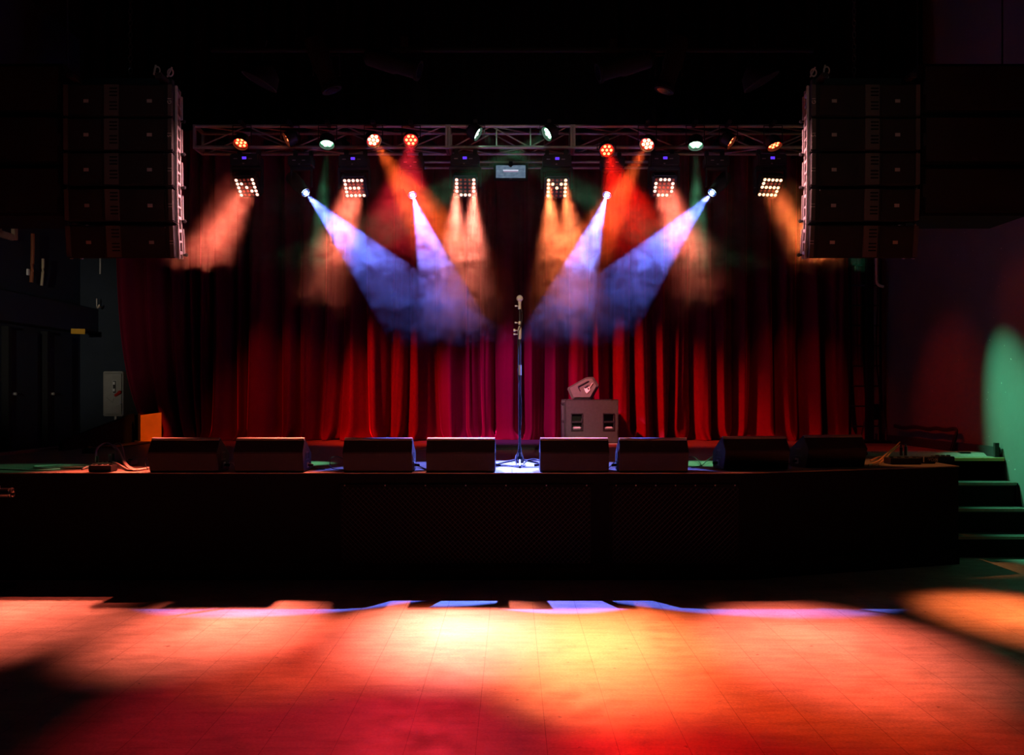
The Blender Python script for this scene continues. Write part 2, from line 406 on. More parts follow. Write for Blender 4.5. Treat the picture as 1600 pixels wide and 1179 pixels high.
# ------------------------------------------------------------------ truss
TY = 12.2; K = TY/F
ZB, ZTp = 1.77+385*K, 1.77+418*K; TD = .33
def truss(px0, px1, label, mid=False):
    x0, x1 = (px0-CX)*K, (px1-CX)*K; L = x1-x0; H = ZTp-ZB
    t = thing('truss_section', (x0, TY, ZB), label, 'truss', 'lighting truss sections')
    for y in (0, TD):
        for z in (0, H): MB().cyl((0, y, z), (L, y, z), .024, seg=12).build('chord', M['alu'], t, smooth=True)
    n = max(2, round(L/.62)); w = L-.12
    br = lambda p, q: MB().cyl(p, q, .0095, seg=8).build('brace', M['alu'], t, smooth=True)
    for i in range(n):
        a, b = .06+w*i/n, .06+w*(i+1)/n
        up = (i % 2 == 0)
        for y in (0, TD): br((a, y, 0 if up else H), (b, y, H if up else 0))
        br((a if up else b, 0, 0), (b if up else a, TD, 0)); br((a, 0, H), (b, TD, H))
    if mid:
        for q in (L*.39, L*.66): br((q, 0, 0), (q, 0, H))
    for x in (.018, L-.018):
        p = MB()
        for y in (0, TD): p.box((x, y, H/2), (.03, .06, H+.03))
        for z in (0, H): p.box((x, TD/2, z), (.03, TD, .05))
        p.build('end_plate', M['alu'], t, bevel=.004)
truss(302, 700, 'left section of the aluminium lighting truss above the stage')
truss(700, 895, 'short middle section of the aluminium lighting truss', True)
truss(895, 1293, 'right section of the aluminium lighting truss above the stage')
for y_, lab, z_ in ((253, 'upper of two horizontal steel pipes behind the screen', 0), (262, 'lower of two horizontal steel pipes behind the screen', 0)):
    a, c = at(655, y_, 13.4), at(1017, y_, 13.4)
    p = tag(MB().cyl(a, c, .02, seg=12).build('pipe', M['alu'], smooth=True), lab, 'pipe', 'pipes behind the screen')

# ------------------------------------------------------------------ LED wash heads that spell letters
LET = {'N': '10001 11001 10101 10011 10001', 'E': '11111 10000 11110 10000 11111', 'U': '10001 10001 10001 10001 01110',
       'M': '10001 11011 10101 10001 10001', 'O': '01110 10001 10001 10001 01110', 'S': '11111 10000 11111 00001 11111'}
LED_OFF = MB().ball((0, 0, 0), .017, (1, .5, 1), 12, 8).mesh('led', M['led_off'], smooth=True)
LED_SAL = MB().ball((0, 0, 0), .0200, (1, .55, 1), 14, 8).mesh('led', M['led_salmon'], smooth=True)
LED_AMB = MB().ball((0, 0, 0), .0200, (1, .55, 1), 14, 8).mesh('led', M['led_amber'], smooth=True)
def head_base(t, z0, wide=.36):
    bs = MB().box((0, 0, z0), (wide, .26, .15)).build('base', M['black_metal'], t, bevel=.015)
    MB().box((0, 0, 0), (.052, .006, .032)).build('display', M['display'], bs, (.0, -.131, z0+.02))
    for x in (-.11, .075): MB().box((0, 0, 0), (.045, .005, .012)).build('label_plate', M['badge'], bs, (x, -.131, z0+.012))
    MB().box((0, 0, 0), (.022, .005, .014)).build('label_plate', M['badge'], bs, (-.01, -.131, z0-.05))
    for x in (-.12, .12): MB().box((x, .1, z0+.12), (.05, .06, .12)).build('clamp', M['black_metal'], t, bevel=.006)
    return bs
def wash(letter, px, py, target, col, watts, spread, led, where, strips=None):
    p = at(px, py, TY-.08)
    t = thing('wash_light', p, f'square LED wash light whose dots show the letter {letter}, {where}', 'stage light', 'letter wash lights')
    head_base(t, .315)
    MB().box((0, 0, .225), (.40, .12, .035)).box((-.19, 0, .11), (.025, .09, .25)).box((.19, 0, .11), (.025, .09, .25)).build('yoke', M['black_metal'], t, bevel=.006)
    d = Vector(target)-p
    h = MB().box((0, .05, 0), (.31, .12, .31)).box((0, .14, 0), (.22, .08, .22)).build('head', M['black_metal'], t, (0, 0, 0), aim_rot(d), bevel=.02)
    for r, row in enumerate(LET[letter].split()):
        for c, v in enumerate(row):
            link('led', led if v == '1' else LED_OFF, h, ((c-2)*.0535, -.012, (2-r)*.0535))
    for sx, sz, x in (strips or [(.24, .24, 0)]):
        area(h, col, watts/(len(strips) if strips else 1), sx, sz, spread, (x, -.03, 0))
    return t
def fl(px, py): d = EYE*F/(py-CY); return ((px-CX)*d/F, d, 0)       # a spot on the hall floor
SAL = (1, .15, .085); ORA = (1, .17, .04)
wash('N', 386, 292, fl(-10, 965), SAL, 42, 21, LED_SAL, 'leftmost in the row')
wash('E', 554, 293, fl(340, 975), SAL, 38, 16, LED_SAL, 'second from the left')
two = [(.05, .24, -.107), (.05, .24, .107)]
wash('U', 727, 292, fl(708, 980), (1, .20, .13), 46, 16, LED_SAL, 'left of the small screen', two)
wash('M', 870, 293, fl(940, 1000), (1, .175, .055), 42, 17, LED_AMB, 'right of the small screen', two)
wash('O', 1037, 292, fl(1290, 1000), SAL, 35, 17, LED_SAL, 'second from the right')
wash('S', 1203, 292, fl(1620, 965), ORA, 24, 16, LED_AMB, 'rightmost in the row')

# ------------------------------------------------------------------ blue beam heads
def beam(px, py, bpx, target, col, watts, ang, where):
    p = at(px, py, TY-.12)
    t = thing('beam_light', p, f'moving head light shining a blue beam, {where}', 'stage light', 'blue beam lights')
    z0 = .36; dx = (bpx-px)*K
    bs = MB().box((dx, .05, z0), (.30, .24, .13)).build('base', M['black_metal'], t, bevel=.015)
    for x in (-.07, .05): MB().box((0, 0, 0), (.04, .005, .01)).build('label_plate', M['badge'], bs, (dx+x, -.073, z0))
    MB().box((0, 0, 0), (.022, .005, .012)).build('label_plate', M['badge'], bs, (dx-.005, -.073, z0-.05))
    for x in (-.1, .1): MB().box((dx+x, .15, z0+.11), (.05, .06, .12)).build('clamp', M['black_metal'], t, bevel=.006)
    MB().box((dx, .05, .275), (.27, .1, .03)).box((dx-.125, .05, .16), (.02, .08, .22)).box((dx+.125, .05, .16), (.02, .08, .22)).build('yoke', M['black_metal'], t, bevel=.006)
    d = Vector(target)-p
    h = MB().lathe([(.055, -.05), (.07, -.03), (.07, .06), (.085, .10), (.085, .28), (.06, .32)], 24, Matrix.Rotation(-PI/2, 4, 'X')).build('head', M['black_metal'], t, (0, 0, 0), aim_rot(d), smooth=True)
    MB().ring((0, -.052, 0), .06, .006).build('lens_ring', M['chrome'], h)
    MB().cyl((0, -.051, 0), (0, -.045, 0), .054, seg=24).build('lens', M['lens_blue'], h)
    MB().ball((.0, -.055, .0), .030, (1, .4, 1)).build('bulb', M['core_blue'], h)
    spot(h, col, watts, ang, .15, .015, (0, -.075, 0))
BL = (.10, .30, 1.0)
beam(474, 297, 470, (.45, 9.9, STAGE), (.13, .18, 1), 9500, 21, 'leftmost of the four')
beam(643, 300, 643, (-.15, 9.75, STAGE), (.20, .19, 1), 9000, 20, 'left of the small screen')
beam(950, 300, 957, (.0, 9.9, STAGE), (.13, .22, 1), 9000, 20, 'right of the small screen')
beam(1116, 297, 1120, (-.45, 9.9, STAGE), (.13, .18, 1), 9500, 21, 'rightmost of the four')

# ------------------------------------------------------------------ LED par cans on the truss
def par_led(m, r=.017): return MB().ball((0, 0, 0), r, (1, .5, 1), 12, 8).mesh('led', m, smooth=True)
PL = {'red': par_led(M['led_red']), 'hot': par_led(M['led_hot'], .021), 'green': par_led(M['led_green'], .022)}
LN = {'red': M['lens_red'], 'hot': M['lens_red'], 'green': M['lens_green']}
def par(px, py, target, kind, col, watts, ang, label, lit=True, Y=None, blend=.7, group='round par lights on the truss'):
    Y = Y or TY-.16; p = at(px, py, Y)
    t = thing('par_light', p, label, 'stage light', group)
    d = Vector(target)-p
    ztop = ZTp-p.z if (ZTp-p.z) < .32 else ZB-p.z+.05
    ztop = max(.13, ztop)
    MB().box((0, .05, ztop), (.05, .22, .045)).build('clamp', M['black_metal'], t, bevel=.006)
    y_ = MB().tube([(-.115, .03, 0), (-.115, .03, ztop-.03), (.115, .03, ztop-.03), (.115, .03, 0)], .008).build('yoke', M['black_metal'], t)
    h = MB().lathe([(.05, .11), (.088, .075), (.096, .0), (.1, -.045), (.093, -.045), (.088, -.002), (.0005, -.002)][::-1], 24, Matrix.Rotation(-PI/2, 4, 'X')).build('can', M['black_metal'], t, (0, 0, 0), aim_rot(d), smooth=True)
    if lit:
        MB().cyl((0, -.006, 0), (0, -.001, 0), .086, seg=24).build('lens', LN[kind], h)
        for k in range(7):
            a = PI*k/3; r = 0 if k == 6 else .053
            link('led', PL[kind], h, (r*math.cos(a), -.012, r*math.sin(a)))
    else:
        MB().cyl((0, -.006, 0), (0, -.001, 0), .086, seg=24).build('lens', M['dark_lens'], h)
    spot(h, col, watts, ang, blend, .04, (0, -.06, 0))
    return t
RED = (1, .03, .012); GRN = (.22, 1, .48)
par(377, 222, (-3.75, 9.3, STAGE), 'red', (1, .12, .07), 1000, 16, 'red lit par light, first from the left on the truss')
par(452, 216, (-6.9, 10.6, 2.6), 'red', RED, 60, 24, 'red lit par light turned far sideways, left half of the truss')
par(511, 222, (-2.25, 10.35, STAGE), 'green', GRN, 1100, 10, 'green white par light pointing down, left half of the truss')
par(583, 218, fl(1110, 1020), 'hot', (1, .11, .015), 5600, 17, 'brightest orange red par light on the left half of the truss')
par(642, 218, (-.9, 5.7, 0), 'red', (1, .02, .04), 1900, 23, 'red lit par light left of the truss middle, beside the brightest one')
par(743, 207, (5.8, 10.9, 1.2), 'green', GRN, 800, 15, 'green white par light tilted right, left of the truss middle', blend=1)
par(858, 207, (-5.4, 9.5, STAGE), 'green', GRN, 700, 13, 'green white par light tilted left, right of the truss middle', blend=.6)
par(948, 234, (1.5, 5.1, 0), 'red', (1, .008, .004), 3200, 20, 'red lit par light hanging lowest under the truss')
par(1012, 224, fl(590, 1000), 'hot', (1, .11, .02), 4400, 15, 'brightest orange red par light on the right half of the truss')
par(1087, 224, (2.05, 10.35, STAGE), 'green', GRN, 1300, 12, 'green white par light pointing down, right half of the truss')
par(1139, 220, (5.8, 10.9, 2.6), 'red', RED, 60, 24, 'red lit par light turned far sideways, right half of the truss', blend=1)
par(1209, 225, (4.25, 10.5, STAGE), 'red', (1, .30, .08), 600, 18, 'red lit par light, last on the right of the truss')
# unseen pars added behind the truss to light curtain, board, wall and speaker
G2 = 'unseen par lights behind the truss'
def unseen_back_par(px, py, target, col, watts, ang, label, blend=1.0):
    return par(px, py, target, 'red', col, watts, ang, label, False, TY+TD+.2, blend, G2)
unseen_back_par(350, 232, (-3.5, 15.4, .7), RED, 230, 44, 'unseen par light facing the curtain, leftmost of its row')
unseen_back_par(425, 232, (-1.5, 15.4, .4), RED, 1500, 42, 'unseen par light facing the curtain, second from the left of its row')
unseen_back_par(592, 232, (.35, 15.4, .7), (1, .06, .9), 1000, 40, 'unseen par light facing the curtain behind the left brightest red light')
unseen_back_par(905, 232, (.3, 15.4, 1.2), (1, .08, 1), 90, 44, 'unseen par light facing the curtain near the right truss joint')
unseen_back_par(668, 228, (3.1, 15.4, .3), RED, 2300, 38, 'unseen par light facing the curtain, just left of the left truss joint')
unseen_back_par(1170, 232, (4.9, 15.4, .8), RED, 150, 40, 'unseen par light facing the curtain, rightmost of its row')
unseen_back_par(485, 232, (-5.62, 14.9, 1.25), (1, .20, .015), 700, 10, 'unseen par light aimed at the upright orange board', .6)
unseen_back_par(1243, 236, (5.8, 10.9, 1.15), (.16, 1, .5), 2300, 24, 'unseen par light aimed at the green lit wall by the stairs')
unseen_back_par(1125, 232, (5.8, 12.7, 1.0), RED, 230, 40, 'unseen par light aimed at the right wall')
unseen_back_par(535, 228, (1.4, 14.8, 1.25), (1, .88, .74), 1300, 13, 'unseen par light aimed at the bass speaker from the left', .4)

# ------------------------------------------------------------------ small screen over the centre
def screen():
    p = at(798, 268.5, 13.15)
    t = thing('display_screen', p, 'small lit flat screen hanging behind the middle of the truss', 'screen')
    MB().box((0, .02, 0), (.47, .04, .235)).build('bezel', M['wedge_paint'], t, bevel=.005)
    s = MB().box((0, -.002, .004), (.405, .004, .172)).build('picture', M['screen'], t)
    MB().box((0, -.005, .022), (.21, .002, .014)).build('bright_bar', M['screen_bar'], s)
    MB().box((0, -.005, .006), (.20, .002, .012)).build('pink_bar', M['screen_pink'], s)
    MB().box((0, -.002, -.096), (.04, .004, .007)).build('badge', M['badge'], t)
    MB().prism([(-.05, .1), (.05, .1), (.0, .06)], -.012, -.006, 'Y').build('bracket', M['black_metal'], t)
    MB().box((0, .1, .13), (.05, .14, .05)).box((0, .15, .06), (.03, .04, .2)).build('mount', M['black_metal'], t)
screen()

# ------------------------------------------------------------------ haze under the truss
def haze():
    o = MB().box((0, 10.85, 3.75), (8.7, 2.42, 3.1)).build('haze', None)
    tag(o, 'drifting stage smoke lit by the beams under the truss', 'smoke', kind='stuff')
    m = bpy.data.materials.new('stage smoke'); m.use_nodes = True; nt = m.node_tree; N = nt.nodes; L = nt.links
    N.clear(); out = N.new('ShaderNodeOutputMaterial'); vs = N.new('ShaderNodeVolumeScatter')
    vs.inputs['Color'].default_value = (1, 1, 1, 1); vs.inputs['Anisotropy'].default_value = .25
    L.new(vs.outputs['Volume'], out.inputs['Volume'])
    tc = N.new('ShaderNodeTexCoord')
    mp = N.new('ShaderNodeMapping'); mp.inputs['Scale'].default_value = (1, 1, 1.5); L.new(tc.outputs['Object'], mp.inputs['Vector'])
    n = N.new('ShaderNodeTexNoise'); n.inputs['Scale'].default_value = 2.6; n.inputs['Detail'].default_value = 5; n.inputs['Roughness'].default_value = .6
    n.inputs['Distortion'].default_value = 2.2; L.new(mp.outputs['Vector'], n.inputs['Vector'])
    sx = N.new('ShaderNodeSeparateXYZ'); L.new(tc.outputs['Object'], sx.inputs['Vector'])
    def math_(op, a, b):
        q = N.new('ShaderNodeMath'); q.operation = op
        for i, v in enumerate((a, b)):
            if isinstance(v, (int, float)): q.inputs[i].default_value = v
            else: L.new(v, q.inputs[i])
        return q.outputs[0]
    wob = math_('MULTIPLY', math_('SUBTRACT', n.outputs['Fac'], .5), .75)
    h = math_('ADD', sx.outputs['Z'], wob)
    u = math_('DIVIDE', math_('SUBTRACT', h, 2.2), 3.1)
    r = N.new('ShaderNodeValToRGB'); cr = r.color_ramp; cr.interpolation = 'EASE'
    stops = [(.04, 0), (.17, .10), (.22, .20), (.34, .26), (.375, .8), (.50, 1.1), (.64, .8), (.74, .22), (.92, .12)]
    cr.elements[0].position, cr.elements[0].color = stops[0][0], (0, 0, 0, 1); cr.elements[1].position, cr.elements[1].color = stops[-1][0], (*[stops[-1][1]]*3, 1)
    for p_, v in stops[1:-1]:
        e = cr.elements.new(p_); e.color = (v, v, v, 1)
    L.new(u, r.inputs['Fac'])
    w = N.new('ShaderNodeMapRange'); w.inputs['From Min'].default_value = .37; w.inputs['From Max'].default_value = .64; w.inputs['To Min'].default_value = .10; w.inputs['To Max'].default_value = 2.3
    L.new(n.outputs['Fac'], w.inputs['Value'])
    ax = math_('ABSOLUTE', sx.outputs['X'], 0)
    mx = N.new('ShaderNodeMapRange'); mx.interpolation_type = 'SMOOTHSTEP'
    for k_, v_ in (('From Min', 1.1), ('From Max', 3.2), ('To Min', 0.0), ('To Max', .26)): mx.inputs[k_].default_value = v_
    L.new(ax, mx.inputs['Value'])
    dens = math_('MAXIMUM', math_('SUBTRACT', r.outputs['Color'], mx.outputs['Result']), 0)
    L.new(math_('MULTIPLY', math_('MULTIPLY', dens, w.outputs['Result']), .055), vs.inputs['Density'])
    o.data.materials.clear(); o.data.materials.append(m)
    m.cycles.volume_step_rate = .13
haze()

# ------------------------------------------------------------------ floor monitor wedges
WPROF = [(0, 0), (-.065, .19), (-.058, .2), (.03, .308), (.045, .321), (.065, .325), (.345, .17), (.35, .15), (.34, 0)]
def wedge_meshes():
    w = .655; b = MB().prism(WPROF, -w/2, w/2); body = b.mesh('cabinet', M['wedge_paint'], bevel=.006)
    b = MB().prism([(.085, .317), (.338, .181), (.343, .188), (.09, .325)], -w/2+.03, w/2-.03); gr = b.mesh('grille', M['grille'])
    b = MB()
    for y, z, sy, sz in ((.15, .115, .16, .012), (.15, .185, .12, .012)): b.box((0, y, z), (.006, sy, sz))
    b.box((0, .075, .15), (.006, .012, .08)).box((0, .225, .145), (.006, .012, .07))
    hd = b.mesh('handle', M['socket'], bevel=.003)
    sk = MB().box((0, .18, .06), (.012, .07, .055)).mesh('connector_plate', M['badge'], bevel=.003)
    pl = MB().cyl((0, .18, .06), (.05, .18, .055), .013, seg=10).mesh('plug', M['rubber'])
    ft = MB().cyl((0, 0, -.0), (0, 0, .012), .016, seg=10).mesh('foot', M['rubber'])
    bd = MB().box((0, 0, 0), (.02, .004, .02)).mesh('badge', M['socket'])
    te = MB().prism([(.024, .306), (.03, .302), (.05, .320), (.068, .322), (.068, .330), (.043, .328), (.033, .320)], -w/2+.004, w/2-.004).mesh('top_edge', M['rim_light_edge'])  # ridge strip with the rim light put into its colour
    return body, gr, hd, sk, pl, te, bd
WB = wedge_meshes()
def wedge(px, label, d=9.165, rz=0, w=1):
    x = (px-CX)*d/F
    t = thing('floor_monitor', (x, d, STAGE), label, 'speaker', 'floor monitors along the stage front', (0, 0, math.radians(rz)))
    body, gr, hd, sk, pl, te, bd = WB
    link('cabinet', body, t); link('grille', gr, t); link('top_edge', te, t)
    link('badge', bd, t, (0, -.012, .258), (-.68, 0, 0))
    for s in (-1, 1):
        h = link('handle', hd, t, (s*.328, 0, 0)); link('connector_plate', sk, t, (s*.326, 0, 0))
    s = 1 if x < 0 else -1
    link('plug', pl, t, (s*.33, 0, 0), (0, 0, 0 if s > 0 else 0)).scale.x = s
    return t
WDG = [(288, 'floor monitor speaker with red lit side, leftmost on the stage front'),
       (421, 'floor monitor speaker second from the left, with dark blue side'),
       (590.5, 'floor monitor speaker third from the left'),
       (720, 'floor monitor speaker just left of the microphone stand'),
       (897.5, 'floor monitor speaker just right of the microphone stand'),
       (1021, 'floor monitor speaker second right of the microphone stand, before the bass speaker'),
       (1181, 'floor monitor speaker second from the right, with blue lit left side'),
       (1305, 'floor monitor speaker at the right end of the row, with greenish left side')]
for i, (px, lab) in enumerate(WDG):
    wedge(px, lab, 9.165 if i < 6 else (9.5 if i == 6 else 9.78), 0 if i < 6 else (12 if i == 7 else 6))

# ------------------------------------------------------------------ bass speaker with a wedge on top
def sub():
    p = at(924.5, 691.5, 14.55); p.z = STAGE
    t = thing('bass_speaker', p, 'large dark grey bass speaker cabinet standing before the curtain', 'speaker', None, (0, 0, math.radians(3.5)))
    W, H, D = .815, .665, .50
    # cabinet front with recessed hand holes
    xs = [-W/2, -.30, -.15, .185, .335, W/2]; zs = [0, .21, .305, .335, .44, H]
    b = MB(); bm = b.bm
    holes = {(1, 1), (1, 3), (3, 1), (3, 3)}
    V = {}
    def v(i, j, y=0):
        k = (i, j, y)
        if k not in V: V[k] = bm.verts.new((xs[i], y, zs[j]))
        return V[k]
    for i in range(5):
        for j in range(5):
            if (i, j) in holes:
                q = [(i, j), (i+1, j), (i+1, j+1), (i, j+1)]
                for a, c in zip(q, q[1:]+q[:1]): bm.faces.new((v(*a), v(*c), v(*c, .09), v(*a, .09)))
                bm.faces.new([v(*a, .09) for a in q])
            else: bm.faces.new((v(i, j), v(i+1, j), v(i+1, j+1), v(i, j+1)))
    b.box((-W/2+.009, D/2, H/2), (.018, D, H)); b.box((W/2-.009, D/2, H/2), (.018, D, H)); b.box((0, D/2, H-.009), (W, D, .018)); b.box((0, D/2, .009), (W, D, .018)); b.box((0, D-.01, H/2), (W, .02, H))
    b.build('cabinet', M['sub_paint'], t)
    for x in (-.225, .26):
        for z in (.2575, .3875):
            b = MB()
            for s in (-1, 1): b.box((x+s*.082, -.002, z), (.016, .008, .135)).box((x, -.002, z+s*.06), (.18, .008, .016))
            b.build('handle_frame', M['black_metal'], t, bevel=.003)
        MB().box((x, .03, .232), (.13, .05, .04)).build('handle_lip', M['badge'], t, bevel=.012)
    b = MB()
    for z in (.05, .33, .6): b.box((-W/2-.004, D/2, z), (.01, D-.06, .03))
    for y in (.05, D-.05): b.box((-W/2-.004, y, H/2), (.01, .03, H-.08))
    b.bar((-W/2-.006, .06, .08), (-W/2-.006, D-.06, .58), .012)
    b.build('side_frame', M['black_metal'], t)
    # small wedge lying on its side on top: a thing of its own
    q = at(0, 0, 14.6)
    w = thing('stage_monitor', (p.x-.30, p.y+.02, STAGE+H), 'tilted small monitor speaker lying on top of the bass speaker', 'speaker', None, (0, 0, math.radians(-6)))
    s_ = 14.55/F
    P = [((a-880)*s_, (620-c)*s_) for a, c in ((871.7, 602.4), (901.4, 585.4), (913.3, 584.6), (921.8, 599), (909.9, 620), (879.4, 620))]
    P = [(x+.005, z) for x, z in P]
    MB().prism(P[::-1], 0, .40, 'Y').build('cabinet', M['sub_paint'], w, bevel=.012)
    cx, cz = sum(x for x, z in P)/6, sum(z for x, z in P)/6
    MB().prism([(cx+(x-cx)*.84, cz+(z-cz)*.84) for x, z in P][::-1], -.012, .01, 'Y').build('side_panel', M['panel_grey'], w, bevel=.006)
    MB().bar((cx-.10, -.014, cz+.02), (cx+.06, -.014, cz+.105), .012).bar((cx-.10, -.014, cz+.02), (cx-.075, -.014, cz-.04), .012).build('handle', M['socket'], w)
    MB().bar((cx+.07, -.014, cz+.0), (cx+.12, -.014, cz+.075), .012).build('edge_slot', M['badge'], w)
    h = MB().prism([(cx-.01, cz-.005), (cx+.035, cz+.03), (cx+.075, cz+.015), (cx+.08, cz-.035), (cx+.035, cz-.085), (cx+.01, cz-.06)][::-1], -.018, -.01, 'Y').build('connector_plate', M['white_print'], w)
    MB().prism([(cx-.012, cz+.0), (cx+.033, cz+.035), (cx+.06, cz+.04), (cx+.055, cz+.012), (cx+.01, cz-.01)][::-1], -.02, -.012, 'Y').build('socket', M['socket'], h)
    MB().cyl((cx+.055, -.022, cz-.012), (cx+.055, -.016, cz-.012), .012, seg=10).build('socket', M['socket'], h)
sub()

# carpet on the stage middle and tape mark
tag(MB().box((.0, 14.05, STAGE+.012), (1.9, 2.3, .024)).build('carpet', M['rug'], bevel=.004), 'grey speckled carpet on the stage boards behind the microphone stand', 'carpet')
a = at(661, 702, 12.95); tag(MB().box((a.x+.03, a.y+.1, STAGE+.003), (.05, .3, .005), Matrix.Rotation(-.35, 3, 'Z')).build('floor_tape', M['tape']), 'small gold strip of tape on the stage boards left of the carpet', 'tape')

# ------------------------------------------------------------------ microphone, stand, cable
MX, MY = at(812, 0, 10.0).x, 10.0
def mic_stand():
    t = thing('microphone_stand', (MX, MY, STAGE), 'upright black tripod microphone stand at the middle of the stage front', 'stand')
    H = lambda py: (727.5-py)*MY/F
    MB().cyl((0, 0, .05), (.0, 0, H(585)), .013).cyl((0, 0, H(572)), (0, 0, H(528)), .013).build('lower_tube', M['black_metal'], t, smooth=True)
    MB().cyl((0, 0, H(586)), (0, 0, H(570)), .018).build('sleeve', M['badge'], t, smooth=True)
    MB().lathe([(.013, H(530)), (.02, H(528)), (.02, H(514)), (.016, H(512)), (.009, H(509))], 20).build('clutch', M['gold'], t, smooth=True)
    MB().cyl((0, 0, H(512)), (.0, 0, H(480)), .008).build('upper_rod', M['black_metal'], t, smooth=True)
    for z, x0, r in ((516, -.045, .016), (522, -.045, .009), (504, -.032, .009), (478, -.030, .009)):
        MB().cyl((0, 0, H(z)), (x0, -.01, H(z)), .005, seg=10).cyl((x0, -.01, H(z)), (x0-.02, -.01, H(z)), r, seg=12).build('knob', M['gold'], t, smooth=True)
    MB().lathe([(.014, H(507)), (.017, H(505)), (.014, H(502))], 16).build('collar', M['gold'], t, smooth=True)
    MB().cyl((0, 0, H(483)), (.0, .0, H(477)), .016).build('mic_clip', M['gold'], t, smooth=True)
    MB().lathe([(.04, .03), (.045, .04), (.042, .08), (.02, .15), (.014, .2)], 20).build('hub', M['black_metal'], t, smooth=True)
    for a in (200, 340, 270):
        c, s = math.cos(math.radians(a)), math.sin(math.radians(a))
        lg = MB().cyl((.03*c, .03*s, .065), (.31*c, .31*s, .014), .009, seg=10).build('leg', M['black_metal'] if a != 270 else M['alu'], t, smooth=True)
        MB().cyl((.29*c, .29*s, .018), (.33*c, .33*s, .012), .013, seg=10).build('rubber_foot', M['rubber'], lg)
    for x in (-.022, .022): MB().bar((x, -.04, .05), (x*.55, -.02, .14), .012, .004).build('hub_strut', M['badge'], t)
    m = thing('microphone', (MX, MY-.0, STAGE+H(480)), 'microphone with silver ball grille on top of the stand', 'microphone')
    MB().lathe([(.011, -.02), (.013, 0), (.016, .045), (.019, .062)], 18).build('handle', M['gold'], m, smooth=True)
    MB().ball((0, -.005, .092), .034, (1, 1, 1.03), 24, 16).build('grille', M['mic_grille'], m, smooth=True)
    MB().ring((0, -.005, .088), .0335, .0035, 'Z').build('grille_band', M['gold'], m)
    # cable: down the rod, round the pole, loops on the boards
    z = lambda py: STAGE+H(py)
    pts = [(MX, MY, z(482)), (MX+.022, MY-.02, z(484)), (MX+.026, MY-.02, z(496)), (MX+.012, MY-.02, z(508)), (MX-.016, MY-.02, z(520)), (MX-.022, MY-.02, z(545)), (MX-.016, MY-.02, z(585)),
           (MX+.0, MY-.022, z(608)), (MX+.018, MY-.02, z(625)), (MX+.012, MY-.02, z(670)), (MX-.01, MY-.025, z(705)), (MX-.05, MY-.06, STAGE+.09), (MX-.03, MY-.12, STAGE+.012)]
    for k in range(22):
        a = k/22*2*PI*2.4+1.2; r = .13+.045*math.sin(k*1.7); pts.append((MX-.12+r*1.25*math.cos(a), MY-.20+r*.75*math.sin(a), STAGE+.009+.008*(k % 3)))
    pts += [(MX-.30, MY-.30, STAGE+.009), (MX-.36, MY-.42, STAGE+.009)]
    tag(MB().tube(pts, .0052, 7, 1).build('microphone_cable', M['cable_black'], smooth=True), 'thin microphone cable running down the stand and looping on the boards', 'cable')
    pts = [(MX+.03, MY-.05, STAGE+.012), (MX+.09, MY-.03, STAGE+.07), (MX+.18, MY-.05, STAGE+.075), (MX+.27, MY-.12, STAGE+.02), (MX+.22, MY-.3, STAGE+.009), (MX+.05, MY-.33, STAGE+.009), (MX-.05, MY-.25, STAGE+.009)]
    tag(MB().tube(pts, .0052, 7, 2).build('loose_cable', M['cable_black'], smooth=True), 'black cable arching over the right leg of the microphone stand', 'cable')
M['mic_grille'] = mat('silver mesh ball', (.80, .72, .62), .45, metal=.05, bump=1, bscale=420)
mic_stand()

# cables behind and between the wedges
def cable(pts, r, m, label, sm=2, name='cable'):
    return tag(MB().tube(pts, r, 7, sm).build(name, M[m], smooth=True), label, 'cable', 'stage cables')
def sp(px, py, h=0):                                   # a point on the stage boards at this pixel, lifted h
    d = (EYE-STAGE)*F/(py-CY); return ((px-CX)*d/F, d, STAGE+.008+h)
cable([sp(353, 728, .02), sp(362, 727, .03), sp(371, 733, .0), sp(376, 735.5)], .006, 'cable_pale', 'pale cable leaving the red lit side of the leftmost floor monitor')
cable([sp(482, 726, .05), sp(486, 727, .02), sp(490, 733), sp(508, 734)], .005, 'cable_black', 'thin black cable leaving the second floor monitor from the left')
cable([sp(536, 722, .03), sp(527, 722, .06), sp(518, 723, .06), sp(515, 729, .04), sp(517, 734), sp(537, 734.5)], .005, 'cable_black', 'black cable arching to the third floor monitor from the left')
cable([sp(644, 728, .02), sp(652, 729, .02), sp(658, 731), sp(668, 734.5)], .007, 'cable_black', 'black cable between the third and fourth floor monitors')
cable([sp(966, 727, .03), sp(960, 727, .03), sp(955, 730, .01), sp(949, 734)], .005, 'cable_black', 'black cable between the two floor monitors before the bass speaker')
cable([sp(1070, 719, .02), sp(1084, 719, .04), sp(1092, 724, .02), sp(1097, 729)], .005, 'cable_black', 'left of two black cables meeting before the blue lit monitor side')
cable([sp(1126, 722, .04), sp(1115, 720, .05), sp(1105, 724, .03), sp(1097, 729), sp(1080, 731)], .005, 'cable_black', 'right of two black cables meeting before the blue lit monitor side')
cable([sp(1245, 723, .02), sp(1240, 722, .02), sp(1234, 725), sp(1228, 726)], .006, 'cable_black', 'short black cable between the two rightmost floor monitors')

